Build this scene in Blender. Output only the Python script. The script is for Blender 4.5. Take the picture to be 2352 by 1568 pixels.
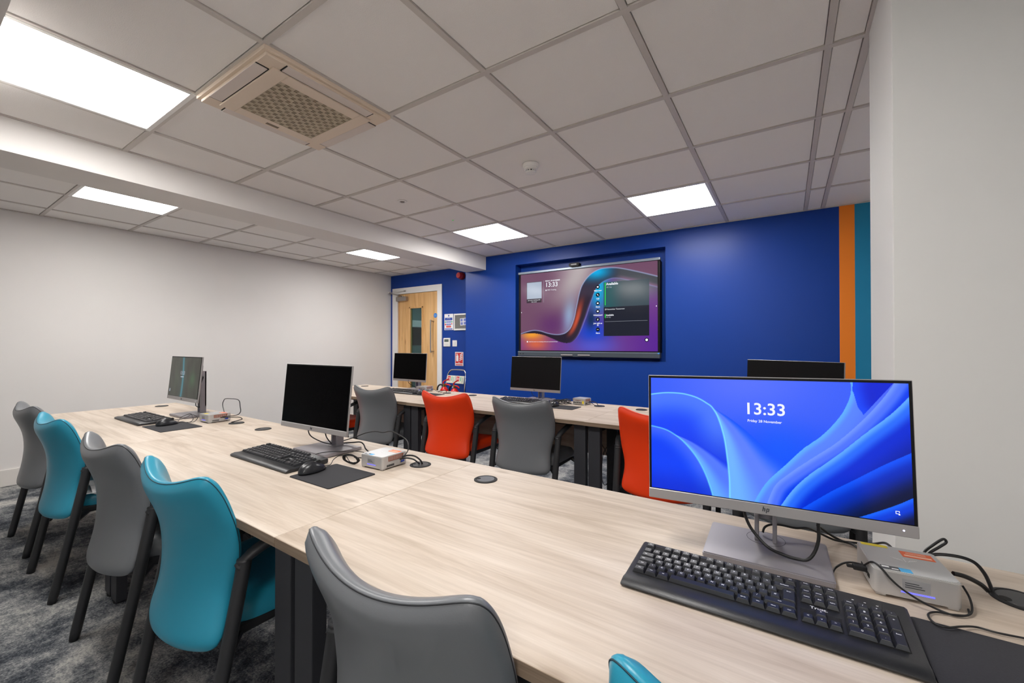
import bpy, bmesh, math, random
import numpy as np
from mathutils import Vector, Matrix

random.seed(7)
for o in list(bpy.data.objects):
    bpy.data.objects.remove(o, do_unlink=True)
scene = bpy.context.scene
COL = scene.collection
PI = math.pi

# ------------------------------------------------------------------ camera
ZC = 1.203
cam_d = bpy.data.cameras.new('camera')
cam_d.sensor_width = 36.0
cam_d.lens = 36.0 * 961.5 / 2352.0
cam_d.clip_start = 0.02
cam = bpy.data.objects.new('camera', cam_d)
COL.objects.link(cam)
cam.location = (0, 0, ZC)
cam.rotation_euler = (PI / 2 + 0.0075, 0, 0.5805)
scene.camera = cam

# ------------------------------------------------------------------ world and exposure
LAMP = 26.5                                  # radiance of the ceiling light panels
LAMP_COL = (1.0, 0.975, 0.945)
wd = bpy.data.worlds.new('world')
scene.world = wd
wd.use_nodes = True
wd.node_tree.nodes['Background'].inputs[0].default_value = (0.5, 0.55, 0.6, 1)
wd.node_tree.nodes['Background'].inputs[1].default_value = 0.05
vs = scene.view_settings
vs.view_transform = 'Standard'
vs.look = 'None'
vs.exposure = 0.0
vs.gamma = 1.0
vs.use_curve_mapping = False

# ------------------------------------------------------------------ materials
def lin(c):
    out = []
    for v in c:
        v = v / 255.0
        out.append(v / 12.92 if v <= 0.04045 else ((v + 0.055) / 1.055) ** 2.4)
    return tuple(out) + (1.0,)

MATS = {}
def mat(name, col, rough=0.5, metal=0.0, spec=0.5, noise=None, bump=None, coat=0.0, emit=None):
    if name in MATS:
        return MATS[name]
    m = bpy.data.materials.new(name)
    m.use_nodes = True
    nt = m.node_tree
    b = nt.nodes['Principled BSDF']
    b.inputs['Base Color'].default_value = lin(col)
    b.inputs['Roughness'].default_value = rough
    b.inputs['Metallic'].default_value = metal
    b.inputs['Specular IOR Level'].default_value = spec
    if coat:
        b.inputs['Coat Weight'].default_value = coat
        b.inputs['Coat Roughness'].default_value = 0.15
    if emit:
        b.inputs['Emission Color'].default_value = lin(emit[0])
        b.inputs['Emission Strength'].default_value = emit[1]
    if noise or bump:
        tc = nt.nodes.new('ShaderNodeTexCoord')
    if noise:
        sc, amt = noise
        n = nt.nodes.new('ShaderNodeTexNoise')
        n.inputs['Scale'].default_value = sc
        n.inputs['Detail'].default_value = 3
        nt.links.new(tc.outputs['Object'], n.inputs['Vector'])
        mx = nt.nodes.new('ShaderNodeMix')
        mx.data_type = 'RGBA'
        c = lin(col)
        mx.inputs['A'].default_value = tuple(max(0, x * (1 - amt)) for x in c[:3]) + (1,)
        mx.inputs['B'].default_value = tuple(min(1, x * (1 + amt)) for x in c[:3]) + (1,)
        nt.links.new(n.outputs['Fac'], mx.inputs['Factor'])
        nt.links.new(mx.outputs['Result'], b.inputs['Base Color'])
    if bump:
        sc, st = bump
        n = nt.nodes.new('ShaderNodeTexNoise')
        n.inputs['Scale'].default_value = sc
        n.inputs['Detail'].default_value = 4
        nt.links.new(tc.outputs['Object'], n.inputs['Vector'])
        bp = nt.nodes.new('ShaderNodeBump')
        bp.inputs['Strength'].default_value = st
        bp.inputs['Distance'].default_value = 0.002
        nt.links.new(n.outputs['Fac'], bp.inputs['Height'])
        nt.links.new(bp.outputs['Normal'], b.inputs['Normal'])
    MATS[name] = m
    return m

def wood_mat(name, dark, mid, light, axis='X', scale=1.0, rough=0.45, edge=False):
    m = bpy.data.materials.new(name)
    m.use_nodes = True
    nt = m.node_tree
    N, L = nt.nodes, nt.links
    b = N['Principled BSDF']
    b.inputs['Roughness'].default_value = rough
    b.inputs['Specular IOR Level'].default_value = 0.35
    tc = N.new('ShaderNodeTexCoord')
    oi = N.new('ShaderNodeObjectInfo')
    ad = N.new('ShaderNodeVectorMath'); ad.operation = 'ADD'
    sc = N.new('ShaderNodeVectorMath'); sc.operation = 'SCALE'
    cx = N.new('ShaderNodeCombineXYZ')
    for k in 'XYZ':
        L.new(oi.outputs['Random'], cx.inputs[k])
    L.new(cx.outputs[0], sc.inputs[0]); sc.inputs['Scale'].default_value = 13.0
    L.new(tc.outputs['Object'], ad.inputs[0]); L.new(sc.outputs[0], ad.inputs[1])
    mp = N.new('ShaderNodeMapping')
    s = {'X': (1.0, 9.0, 9.0), 'Z': (9.0, 9.0, 0.8)}[axis]
    mp.inputs['Scale'].default_value = tuple(v * scale for v in s)
    L.new(ad.outputs[0], mp.inputs['Vector'])
    n1 = N.new('ShaderNodeTexNoise')
    n1.inputs['Scale'].default_value = 1.6; n1.inputs['Detail'].default_value = 5
    n1.inputs['Roughness'].default_value = 0.62; n1.inputs['Distortion'].default_value = 0.7
    L.new(mp.outputs[0], n1.inputs['Vector'])
    r1 = N.new('ShaderNodeValToRGB')
    r1.color_ramp.elements[0].position = 0.30; r1.color_ramp.elements[0].color = lin(dark)
    r1.color_ramp.elements[1].position = 0.72; r1.color_ramp.elements[1].color = lin(light)
    e = r1.color_ramp.elements.new(0.5); e.color = lin(mid)
    L.new(n1.outputs['Fac'], r1.inputs[0])
    mp2 = N.new('ShaderNodeMapping')
    s2 = {'X': (3.0, 130.0, 130.0), 'Z': (130.0, 130.0, 3.0)}[axis]
    mp2.inputs['Scale'].default_value = tuple(v * scale for v in s2)
    L.new(ad.outputs[0], mp2.inputs['Vector'])
    n2 = N.new('ShaderNodeTexNoise')
    n2.inputs['Scale'].default_value = 1.0; n2.inputs['Detail'].default_value = 3
    L.new(mp2.outputs[0], n2.inputs['Vector'])
    mx = N.new('ShaderNodeMix'); mx.data_type = 'RGBA'; mx.blend_type = 'MULTIPLY'
    mx.inputs['Factor'].default_value = 0.6 if edge else 0.28
    L.new(r1.outputs[0], mx.inputs['A'])
    r2 = N.new('ShaderNodeValToRGB')
    r2.color_ramp.elements[0].position = 0.35; r2.color_ramp.elements[0].color = (0.62, 0.58, 0.54, 1)
    r2.color_ramp.elements[1].position = 0.6; r2.color_ramp.elements[1].color = (1, 1, 1, 1)
    L.new(n2.outputs['Fac'], r2.inputs[0]); L.new(r2.outputs[0], mx.inputs['B'])
    # knots
    vo = N.new('ShaderNodeTexVoronoi'); vo.inputs['Scale'].default_value = 1.0
    mp3 = N.new('ShaderNodeMapping')
    mp3.inputs['Scale'].default_value = (1.7, 4.2, 4.2) if axis == 'X' else (4.0, 4.0, 1.2)
    L.new(ad.outputs[0], mp3.inputs['Vector']); L.new(mp3.outputs[0], vo.inputs['Vector'])
    rk = N.new('ShaderNodeValToRGB')
    rk.color_ramp.elements[0].position = 0.02; rk.color_ramp.elements[0].color = (0.55, 0.48, 0.42, 1)
    rk.color_ramp.elements[1].position = 0.075; rk.color_ramp.elements[1].color = (1, 1, 1, 1)
    L.new(vo.outputs['Distance'], rk.inputs[0])
    mk = N.new('ShaderNodeMix'); mk.data_type = 'RGBA'; mk.blend_type = 'MULTIPLY'
    mk.inputs['Factor'].default_value = 0.7
    L.new(mx.outputs['Result'], mk.inputs['A']); L.new(rk.outputs[0], mk.inputs['B'])
    L.new(mk.outputs['Result'], b.inputs['Base Color'])
    MATS[name] = m
    return m

def carpet_mat():
    m = bpy.data.materials.new('carpet'); m.use_nodes = True
    nt = m.node_tree; N, L = nt.nodes, nt.links
    b = N['Principled BSDF']; b.inputs['Roughness'].default_value = 0.95
    b.inputs['Specular IOR Level'].default_value = 0.1
    tc = N.new('ShaderNodeTexCoord')
    def noise(scale, vec, detail=4, rough=0.6, dist=0.0):
        mp = N.new('ShaderNodeMapping'); mp.inputs['Scale'].default_value = vec
        L.new(tc.outputs['Object'], mp.inputs['Vector'])
        n = N.new('ShaderNodeTexNoise'); n.inputs['Scale'].default_value = scale
        n.inputs['Detail'].default_value = detail; n.inputs['Roughness'].default_value = rough
        n.inputs['Distortion'].default_value = dist
        L.new(mp.outputs[0], n.inputs['Vector']); return n.outputs['Fac']
    def mth(op, a, bb):
        x = N.new('ShaderNodeMath'); x.operation = op
        for i, v in enumerate((a, bb)):
            if isinstance(v, (int, float)): x.inputs[i].default_value = v
            else: L.new(v, x.inputs[i])
        return x.outputs[0]
    big = noise(3.0, (1, 1, 1), 5, 0.6, 0.3)
    a = noise(17, (1, 2.3, 1), 5, 0.75)
    c = noise(17, (2.3, 1, 1), 5, 0.75)
    fine = noise(130, (1, 1, 1), 3, 0.7)
    s = mth('ADD', mth('MULTIPLY', big, 0.85), mth('MULTIPLY', mth('ADD', a, c), 0.30))
    s = mth('ADD', s, mth('MULTIPLY', fine, 0.38))
    r = N.new('ShaderNodeValToRGB')
    el = r.color_ramp.elements
    el[0].position = 0.70; el[0].color = lin((40, 46, 54))
    el[1].position = 1.12; el[1].color = lin((196, 192, 186))
    e = el.new(0.86); e.color = lin((86, 92, 100))
    e = el.new(0.98); e.color = lin((146, 147, 148))
    # ramp positions are limited to 0..1, so rescale
    s = mth('MULTIPLY', mth('SUBTRACT', s, 0.69), 2.3)
    el[0].position = 0.12; el[1].position = 0.34; el[2].position = 0.56; el[3].position = 0.86
    cols = [(38, 42, 48), (70, 74, 80), (120, 122, 124), (182, 180, 175)]
    for q, cc in zip(el, cols): q.color = lin(cc)
    L.new(s, r.inputs[0]); L.new(r.outputs[0], b.inputs['Base Color'])
    bp = N.new('ShaderNodeBump'); bp.inputs['Strength'].default_value = 0.5; bp.inputs['Distance'].default_value = 0.004
    L.new(fine, bp.inputs['Height']); L.new(bp.outputs['Normal'], b.inputs['Normal'])
    MATS['carpet'] = m
    return m

def emis_mat(name, col, strength):
    m = bpy.data.materials.new(name); m.use_nodes = True
    nt = m.node_tree
    nt.nodes.remove(nt.nodes['Principled BSDF'])
    e = nt.nodes.new('ShaderNodeEmission')
    e.inputs[0].default_value = col if len(col) == 4 else tuple(col) + (1,)
    e.inputs[1].default_value = strength
    nt.links.new(e.outputs[0], nt.nodes['Material Output'].inputs[0])
    MATS[name] = m
    return m

def screen_mat(name, strength=1.0):
    m = bpy.data.materials.new(name); m.use_nodes = True
    nt = m.node_tree; b = nt.nodes['Principled BSDF']
    b.inputs['Base Color'].default_value = (0.004, 0.004, 0.005, 1)
    b.inputs['Roughness'].default_value = 0.14; b.inputs['Specular IOR Level'].default_value = 0.25
    a = nt.nodes.new('ShaderNodeAttribute'); a.attribute_name = 'picture'
    nt.links.new(a.outputs['Color'], b.inputs['Emission Color'])
    b.inputs['Emission Strength'].default_value = strength
    MATS[name] = m
    return m

M_wall = mat('white_paint', (226, 223, 220), 0.75, noise=(3, 0.02), spec=0.3)
M_wallg = mat('pale_grey_paint', (222, 222, 220), 0.7, noise=(3, 0.02), spec=0.3)
M_blue = mat('blue_paint', (15, 60, 146), 0.38, noise=(2.5, 0.04), spec=0.28)
M_orangep = mat('orange_paint', (240, 130, 20), 0.5)
M_tealp = mat('teal_paint', (0, 128, 172), 0.5)
M_tile = mat('ceiling_tile', (239, 236, 233), 0.9, noise=(420, 0.06), bump=(260, 0.35), spec=0.2)
M_tee = mat('tee_metal', (202, 196, 190), 0.5)
M_skirt = mat('skirting_paint', (228, 224, 218), 0.4)
M_carpet = carpet_mat()
M_wood = wood_mat('pale_oak', (174, 158, 141), (196, 182, 167), (211, 199, 186))
M_woodedge = wood_mat('pale_oak_edge', (112, 96, 80), (136, 118, 100), (160, 142, 122), edge=True)
M_modesty = wood_mat('modesty_oak', (150, 132, 116), (172, 154, 138), (190, 174, 158))
M_door = wood_mat('door_oak', (200, 150, 94), (222, 176, 118), (236, 196, 142), axis='Z')
M_frame = mat('dark_steel', (50, 51, 56), 0.55, spec=0.4)
M_blackpl = mat('black_plastic', (36, 37, 40), 0.38, bump=(600, 0.15))
M_blackleg = mat('chair_frame_black', (36, 37, 40), 0.5)
M_rubber = mat('rubber_black', (28, 28, 30), 0.7)
M_key = mat('key_black', (36, 37, 41), 0.4)
M_legend = mat('legend_white', (225, 226, 228), 0.6)
M_cable = mat('cable_black', (18, 18, 20), 0.45)
M_pad = mat('mousepad_cloth', (44, 44, 48), 0.9, noise=(300, 0.2), bump=(900, 0.3))
M_silver = mat('silver_plastic', (160, 157, 157), 0.38, metal=0.4)
M_stand = mat('stand_grey', (150, 147, 152), 0.4, metal=0.5)
M_alu = mat('pc_aluminium', (190, 188, 187), 0.36, metal=0.45)
M_screenoff = mat('screen_off', (3, 3, 4), 0.25, spec=0.03)
M_screenoff2 = mat('screen_off_grey', (20, 20, 22), 0.35, spec=0.12)
M_bezel = mat('bezel_black', (8, 8, 10), 0.45, spec=0.2)
M_chrome = mat('chrome', (210, 208, 205), 0.2, metal=1.0)
M_steel = mat('brushed_steel', (170, 165, 160), 0.35, metal=0.9)
M_white = mat('white_plastic', (232, 231, 228), 0.4)
M_cream = mat('cream_plastic', (222, 205, 186), 0.5)
M_cream2 = mat('flap_plastic', (214, 203, 195), 0.5)
M_dark = mat('dark_void', (14, 13, 12), 0.8)
M_grille = mat('grille_plastic', (196, 182, 158), 0.5)
M_red = mat('red_enamel', (206, 22, 20), 0.3)
M_redsign = mat('sign_red', (214, 50, 48), 0.5)
M_bluesign = mat('sign_blue', (30, 72, 170), 0.5)
M_lilac = mat('sign_lilac', (120, 134, 205), 0.5)
M_greensign = mat('sign_green', (60, 165, 110), 0.5)
M_paper = mat('paper_white', (238, 238, 240), 0.7)
M_lcd = mat('lcd_green', (82, 98, 92), 0.3)
M_greyfelt = mat('grey_felt', (120, 120, 118), 0.95, noise=(200, 0.15))
M_yellow = mat('sticker_yellow', (236, 214, 30), 0.5)
M_orangest = mat('sticker_orange', (236, 100, 40), 0.5)
M_bluest = mat('sticker_blue', (60, 160, 215), 0.5)
M_darkst = mat('sticker_dark', (50, 54, 60), 0.4)
M_bluebadge = mat('badge_blue', (20, 120, 205), 0.4)
M_copper = mat('copper_vent', (150, 92, 72), 0.5, metal=0.3)
M_navyport = mat('vga_blue', (32, 62, 160), 0.4)
VINYL = {
    'teal': mat('teal_vinyl', (40, 142, 170), 0.33, spec=0.4, bump=(500, 0.06)),
    'grey': mat('grey_vinyl', (108, 111, 115), 0.33, spec=0.45, bump=(500, 0.06)),
    'orange': mat('orange_vinyl', (234, 62, 18), 0.42, spec=0.28, bump=(500, 0.06)),
}
SEAM = {
    'teal': mat('teal_seam', (16, 58, 72), 0.6),
    'grey': mat('grey_seam', (34, 36, 40), 0.6),
    'orange': mat('orange_seam', (170, 40, 16), 0.6),
}
M_lampface = emis_mat('lamp_diffuser', LAMP_COL, LAMP)
M_led = emis_mat('led_blue', lin((110, 110, 255)), 1.6)
M_ledw = emis_mat('led_white', lin((235, 235, 255)), 1.3)
M_ledg = emis_mat('led_green', lin((40, 230, 80)), 1.2)
M_txt = emis_mat('screen_text', lin((245, 248, 255)), 1.0)
M_txtdim = emis_mat('screen_text_dim', lin((180, 186, 198)), 1.0)
M_txtgreen = emis_mat('screen_green', lin((60, 225, 95)), 1.0)
M_icon = emis_mat('screen_icon_dark', lin((22, 26, 40)), 1.0)

# ------------------------------------------------------------------ geometry helpers
class B:
    """collects shapes into one bmesh"""
    def __init__(s):
        s.bm = bmesh.new()
    def _merge(s, bm, mtx=None):
        if mtx is not None:
            bm.transform(mtx)
        me = bpy.data.meshes.new('t'); bm.to_mesh(me); bm.free()
        s.bm.from_mesh(me); bpy.data.meshes.remove(me)
    def box(s, x0, x1, y0, y1, z0, z1, bev=0.0, seg=2, mtx=None):
        bm = bmesh.new(); bmesh.ops.create_cube(bm, size=1.0)
        bm.transform(Matrix.Translation(((x0+x1)/2, (y0+y1)/2, (z0+z1)/2)) @ Matrix.Diagonal((x1-x0, y1-y0, z1-z0, 1)))
        if bev:
            bmesh.ops.bevel(bm, geom=bm.edges[:], offset=bev, segments=seg, affect='EDGES', profile=0.6)
        s._merge(bm, mtx); return s
    def cyl(s, c, r, h, n=24, r2=None, axis='Z', bev=0.0):
        bm = bmesh.new()
        bmesh.ops.create_cone(bm, cap_ends=True, segments=n, radius1=r, radius2=r if r2 is None else r2, depth=h)
        if bev:
            es = [e for e in bm.edges if len(e.link_faces) == 2 and any(len(f.verts) > 4 for f in e.link_faces)]
            bmesh.ops.bevel(bm, geom=es, offset=bev, segments=2, affect='EDGES')
        m = Matrix.Translation(c)
        if axis == 'X': m = m @ Matrix.Rotation(PI/2, 4, 'Y')
        if axis == 'Y': m = m @ Matrix.Rotation(PI/2, 4, 'X')
        s._merge(bm, m); return s
    def lathe(s, prof, c=(0, 0, 0), n=28, mtx=None):
        vs_, fs = [], []
        k = len(prof)
        for i in range(n):
            a = 2*PI*i/n
            for r, z in prof: vs_.append((r*math.cos(a), r*math.sin(a), z))
        for i in range(n):
            j = (i+1) % n
            for q in range(k-1): fs.append((i*k+q, j*k+q, j*k+q+1, i*k+q+1))
        bm = bmesh.new()
        bv = [bm.verts.new(v) for v in vs_]
        for f in fs: bm.faces.new([bv[i] for i in f])
        bmesh.ops.remove_doubles(bm, verts=bm.verts[:], dist=1e-5)
        bmesh.ops.dissolve_degenerate(bm, edges=bm.edges[:], dist=1e-6)
        bmesh.ops.recalc_face_normals(bm, faces=bm.faces[:])
        s._merge(bm, Matrix.Translation(c) @ (mtx or Matrix())); return s
    def prism(s, outline, z0, z1, bev=0.0, mtx=None):
        bm = bmesh.new()
        a = [bm.verts.new((x, y, z0)) for x, y in outline]
        b = [bm.verts.new((x, y, z1)) for x, y in outline]
        n = len(outline)
        bm.faces.new(a[::-1]); bm.faces.new(b)
        for i in range(n): bm.faces.new((a[i], a[(i+1) % n], b[(i+1) % n], b[i]))
        bmesh.ops.recalc_face_normals(bm, faces=bm.faces[:])
        if bev:
            es = [e for e in bm.edges if any(len(f.verts) > 4 or f.normal.z > 0.99 for f in e.link_faces) and abs(e.verts[0].co.z-e.verts[1].co.z) < 1e-6]
            bmesh.ops.bevel(bm, geom=es, offset=bev, segments=2, affect='EDGES')
        s._merge(bm, mtx); return s
    def tube(s, pts, r, n=8, smooth=True, flat=None, sub=5):
        P = [Vector(p) for p in pts]
        if smooth and len(P) > 2: P = catmull(P, sub)
        rings = []
        up = Vector((0, 0, 1))
        prev = None
        bm = bmesh.new()
        for i, p in enumerate(P):
            t = (P[min(i+1, len(P)-1)] - P[max(i-1, 0)])
            if t.length < 1e-9: t = Vector((0, 0, 1))
            t.normalize()
            if prev is None:
                a = up if abs(t.dot(up)) < 0.9 else Vector((1, 0, 0))
                nrm = (a - t*a.dot(t)).normalized()
            else:
                nrm = prev - t*prev.dot(t)
                if nrm.length < 1e-6: nrm = t.orthogonal()
                nrm.normalize()
            prev = nrm
            bn = t.cross(nrm)
            rr = r[i*(len(r)-1)//max(1, len(P)-1)] if isinstance(r, (list, tuple)) else r
            fx = flat or 1.0
            rings.append([bm.verts.new(p + nrm*math.cos(2*PI*k/n)*rr*fx + bn*math.sin(2*PI*k/n)*rr) for k in range(n)])
        for i in range(len(rings)-1):
            for k in range(n):
                bm.faces.new((rings[i][k], rings[i][(k+1) % n], rings[i+1][(k+1) % n], rings[i+1][k]))
        bm.faces.new(rings[0][::-1]); bm.faces.new(rings[-1])
        bmesh.ops.recalc_face_normals(bm, faces=bm.faces[:])
        s._merge(bm); return s
    def bar(s, p0, p1, w, d, bev=0.0, xdir=(1, 0, 0)):
        """rectangular bar from p0 to p1, w along xdir, d across"""
        p0, p1 = Vector(p0), Vector(p1)
        t = (p1-p0); ln = t.length; t.normalize()
        x = Vector(xdir); x = (x - t*x.dot(t)).normalized(); y = t.cross(x)
        m = Matrix((( x.x, y.x, t.x, (p0.x+p1.x)/2), (x.y, y.y, t.y, (p0.y+p1.y)/2), (x.z, y.z, t.z, (p0.z+p1.z)/2), (0, 0, 0, 1)))
        return s.box(-w/2, w/2, -d/2, d/2, -ln/2, ln/2, bev, mtx=m)
    def raw(s, verts, faces, mtx=None):
        bm = bmesh.new(); bv = [bm.verts.new(v) for v in verts]
        for f in faces: bm.faces.new([bv[i] for i in f])
        s._merge(bm, mtx); return s
    def obj(s, name, m, parent=None, smooth=False, loc=None, rot=None):
        me = bpy.data.meshes.new(name); s.bm.to_mesh(me); s.bm.free()
        return link(name, me, m, parent, smooth, loc, rot)

def link(name, me, m, parent=None, smooth=False, loc=None, rot=None):
    if m is not None and not me.materials: me.materials.append(m)
    if smooth:
        me.shade_smooth()
        me.set_sharp_from_angle(angle=math.radians(42))
    o = bpy.data.objects.new(name, me); COL.objects.link(o)
    if parent: o.parent = parent
    if loc: o.location = loc
    if rot: o.rotation_euler = rot
    return o

def catmull(P, sub=5):
    out = []
    for i in range(len(P)-1):
        p0 = P[max(i-1, 0)]; p1 = P[i]; p2 = P[i+1]; p3 = P[min(i+2, len(P)-1)]
        for k in range(sub):
            t = k/sub
            out.append(0.5*((2*p1)+(p2-p0)*t+(2*p0-5*p1+4*p2-p3)*t*t+(3*p1-p0-3*p2+p3)*t**3))
    out.append(P[-1])
    return out

def rrect(x0, x1, y0, y1, r, n=5):
    pts = []
    for cx, cy, a0 in ((x1-r, y1-r, 0), (x0+r, y1-r, PI/2), (x0+r, y0+r, PI), (x1-r, y0+r, 3*PI/2)):
        for i in range(n+1):
            a = a0 + PI/2*i/n
            pts.append((cx+r*math.cos(a), cy+r*math.sin(a)))
    return pts

def tag(o, label, cat, group=None, kind=None):
    o['label'] = label
    o['category'] = cat
    if group: o['group'] = group
    if kind: o['kind'] = kind
    return o
def struct(o):
    o['kind'] = 'structure'; return o
def thing(name, label, cat, loc=(0, 0, 0), rz=0.0, group=None):
    o = bpy.data.objects.new(name, None); COL.objects.link(o)
    o.empty_display_size = 0.1
    o.location = loc; o.rotation_euler = (0, 0, rz)
    return tag(o, label, cat, group)
def copy_tree(o, parent=None):
    c = o.copy(); COL.objects.link(c); c.parent = parent
    for ch in list(o.children): copy_tree(ch, c)
    return c

_fonts = {}
def text_bm(txt, size, align='CENTER', bold=0.0, sx=1.0):
    """flat lettering in the XY plane as verts, faces"""
    cu = bpy.data.curves.new('txt', 'FONT'); cu.body = txt; cu.size = size
    cu.align_x = align; cu.align_y = 'CENTER'; cu.offset = bold; cu.resolution_u = 3
    ob = bpy.data.objects.new('txt', cu); COL.objects.link(ob)
    me = ob.to_mesh()
    v = [(p.co.x*sx, p.co.y, 0.0) for p in me.vertices]; f = [tuple(p.vertices) for p in me.polygons]
    ob.to_mesh_clear()
    bpy.data.objects.remove(ob, do_unlink=True); bpy.data.curves.remove(cu)
    return v, f
UPRIGHT = Matrix.Rotation(PI/2, 4, 'X')       # XY lettering -> XZ plane facing -Y

# ------------------------------------------------------------------ room shell
H = 2.352
XL = -5.555          # left wall
YB = 4.38            # blue wall
YR = 4.76            # recessed part with the door
XE = -3.62           # where the blue wall steps back
XBF, XBR, ZB = -3.28, -3.61, 2.177   # beam
XPIL, YP0, YP1 = 0.259, 1.618, 2.005 # pillar
XR = 0.95            # right wall beyond the pillar
YBACK = -1.6
XRN = 1.6            # right wall beside the camera

struct(B().box(XL-0.1, XRN+0.1, YBACK-0.1, 7.2, -0.1, 0.0).obj('floor', M_carpet))
struct(B().box(XL-0.12, XL, YBACK-0.1, YR+0.1, 0, H+0.2).obj('wall_left', M_wall))
struct(B().box(XL-0.12, XRN+0.12, YBACK-0.12, YBACK, 0, H+0.2).obj('wall_back', M_wall))
struct(B().box(XR, XR+0.12, YP1, YB+0.3, 0, H+0.2).obj('wall_right', M_wall))
struct(B().box(XRN, XRN+0.12, YBACK, YP0+0.1, 0, H+0.2).obj('wall_near_right', M_wall))
struct(B().box(XPIL, XRN+0.12, YP0, YP1, 0, H+0.2, bev=0.002).obj('wall_pillar', M_wallg))
# blue wall with the display recess
RX0, RX1, RZ0, RZ1, RD = -2.82, -1.02, 1.03, 2.193, 0.13
wb = B()
wb.box(XE, RX0, YB, YB+0.5, 0, H+0.2); wb.box(RX1, 0.368, YB, YB+0.5, 0, H+0.2)
wb.box(RX0, RX1, YB, YB+0.5, 0, RZ0); wb.box(RX0, RX1, YB, YB+0.5, RZ1, H+0.2)
wb.box(RX0, RX1, YB+RD, YB+0.5, RZ0, RZ1)
struct(wb.obj('wall_far', M_blue))
struct(B().box(0.368, 0.468, YB, YB+0.5, 0, H+0.2).obj('wall_far_orange_stripe', M_orangep))
struct(B().box(0.468, 0.60, YB, YB+0.5, 0, H+0.2).obj('wall_far_teal_stripe', M_tealp))
struct(B().box(0.60, XR+0.12, YB, YB+0.5, 0, H+0.2).obj('wall_far_end', M_wall))
# recessed blue wall with the doorway
DX0, DX1, DZ = -5.391, -4.474, 2.045
wr = B()
wr.box(XL-0.12, DX0, YR, YR+0.12, 0, H+0.2); wr.box(DX1, XE+0.02, YR, YR+0.12, 0, H+0.2); wr.box(DX0, DX1, YR, YR+0.12, DZ, H+0.2)
struct(wr.obj('wall_recess', M_blue))
# corridor beyond the door
CB0, CB1, CD0 = 1.55, 1.68, 1.19
wc = B()
wc.box(-6.4, -3.4, 7.0, 7.1, 0, 2.6); wc.box(-6.5, -6.4, YR+0.12, 7.1, 0, 2.6); wc.box(-3.45, -3.35, YR+0.13, 7.1, 0, 2.6)
struct(wc.obj('wall_corridor', mat('corridor_paint', (120, 150, 148), 0.6)))
struct(B().box(-6.5, -3.35, YR+0.12, 7.1, 2.35, 2.45).obj('ceiling_corridor', mat('corridor_ceiling', (70, 92, 98), 0.7)))
struct(B().box(-6.4, -6.1, YR+0.12, 7.0, CB0, CB1).obj('trim_4', M_wall))
struct(B().box(-6.4, -6.38, YR+0.12, 7.0, CD0, CB0).obj('trim_5', mat('corridor_dark', (44, 48, 54), 0.6)))
# skirting
struct(B().box(XL, XL+0.016, YBACK, YR, 0, 0.142, bev=0.004).obj('baseboard_left', M_skirt))
struct(B().box(XE, XR, YB-0.016, YB, 0, 0.142, bev=0.004).obj('baseboard_far', M_blue))
# beam and the bulkhead over the camera
struct(B().box(XBR, XBF, YBACK, YR, ZB, H+0.1).obj('trim_1', M_wall))
struct(B().box(XBF, XRN, YBACK, 0.207, ZB, H+0.1).obj('trim_2', M_wall))
struct(B().box(XL, XBR, YBACK, 0.207, ZB, H+0.1).obj('trim_3', M_wall))
# alcove above ceiling
struct(B().box(XL-0.12, XRN+0.12, YBACK-0.12, YR+0.15, H+0.1, H+0.2).obj('ceiling_slab', M_dark))

# ---- suspended ceiling: every tile is its own piece
ceil = struct(B().box(XL, XR, 0.2, YR, H+0.06, H+0.07).obj('ceiling', M_dark))
GX, GY = -1.0604, 1.4096
LIGHTS = [(-3, -2), (-3, 3), (0, 3), (0, -2)]       # main ceiling cells (i, j)
LIGHTS_L = [(-6, -1), (-6, 3)]                        # beyond the beam
AC = (-2, -1)
_tile_cache = {}
T = 0.012                                             # half tee width
def tile(x0, x1, y0, y1):
    w, d = round(x1-x0, 4), round(y1-y0, 4)
    if w < 0.03 or d < 0.03: return
    key = (w, d)
    if key not in _tile_cache:
        bb = B().box(-w/2+0.002, w/2-0.002, -d/2+0.002, d/2-0.002, 0, 0.015, bev=0.002, seg=1)
        me = bpy.data.meshes.new('tile'); bb.bm.to_mesh(me); bb.bm.free(); me.materials.append(M_tile)
        _tile_cache[key] = me
    o = bpy.data.objects.new('tile', _tile_cache[key]); COL.objects.link(o)
    o.parent = ceil; o.location = ((x0+x1)/2, (y0+y1)/2, H+0.0025)
def ceiling_region(xa, xb, ya, yb, gx, skip, cut=None):
    i0, i1 = math.floor((xa-gx)/0.6), math.ceil((xb-gx)/0.6)
    j0, j1 = math.floor((ya-GY)/0.6), math.ceil((yb-GY)/0.6)
    for i in range(i0, i1):
        for j in range(j0, j1):
            if (i, j) in skip: continue
            x0 = max(gx+i*0.6+T, xa+T); x1 = min(gx+(i+1)*0.6-T, xb-T)
            y0 = max(GY+j*0.6+T, ya+T); y1 = min(GY+(j+1)*0.6-T, yb-T)
            if x1 > x0 and y1 > y0:
                tile(x0, x1, y0, y1)
    zt = H-0.0025
    for i in range(i0+1, i1):
        x = gx+i*0.6
        if xa+0.02 < x < xb-0.02:
            B().box(x-T, x+T, ya, yb, zt, H+0.03).obj('tee_bar', M_tee, ceil)
    for j in range(j0+1, j1):
        y = GY+j*0.6
        if ya+0.02 < y < yb-0.02:
            B().box(xa, xb, y-T, y+T, zt-0.0006, H+0.03).obj('tee_bar', M_tee, ceil)
    for (p, q, r, s) in ((xa, xa+T, ya, yb), (xb-T, xb, ya, yb), (xa, xb, ya, ya+T), (xa, xb, yb-T, yb)):
        B().box(p, q, r, s, zt-0.0012, H+0.03).obj('edge_trim', M_tee, ceil)
ceiling_region(XBF, XPIL, 0.207, YB, GX, set(LIGHTS+[AC]))
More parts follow.
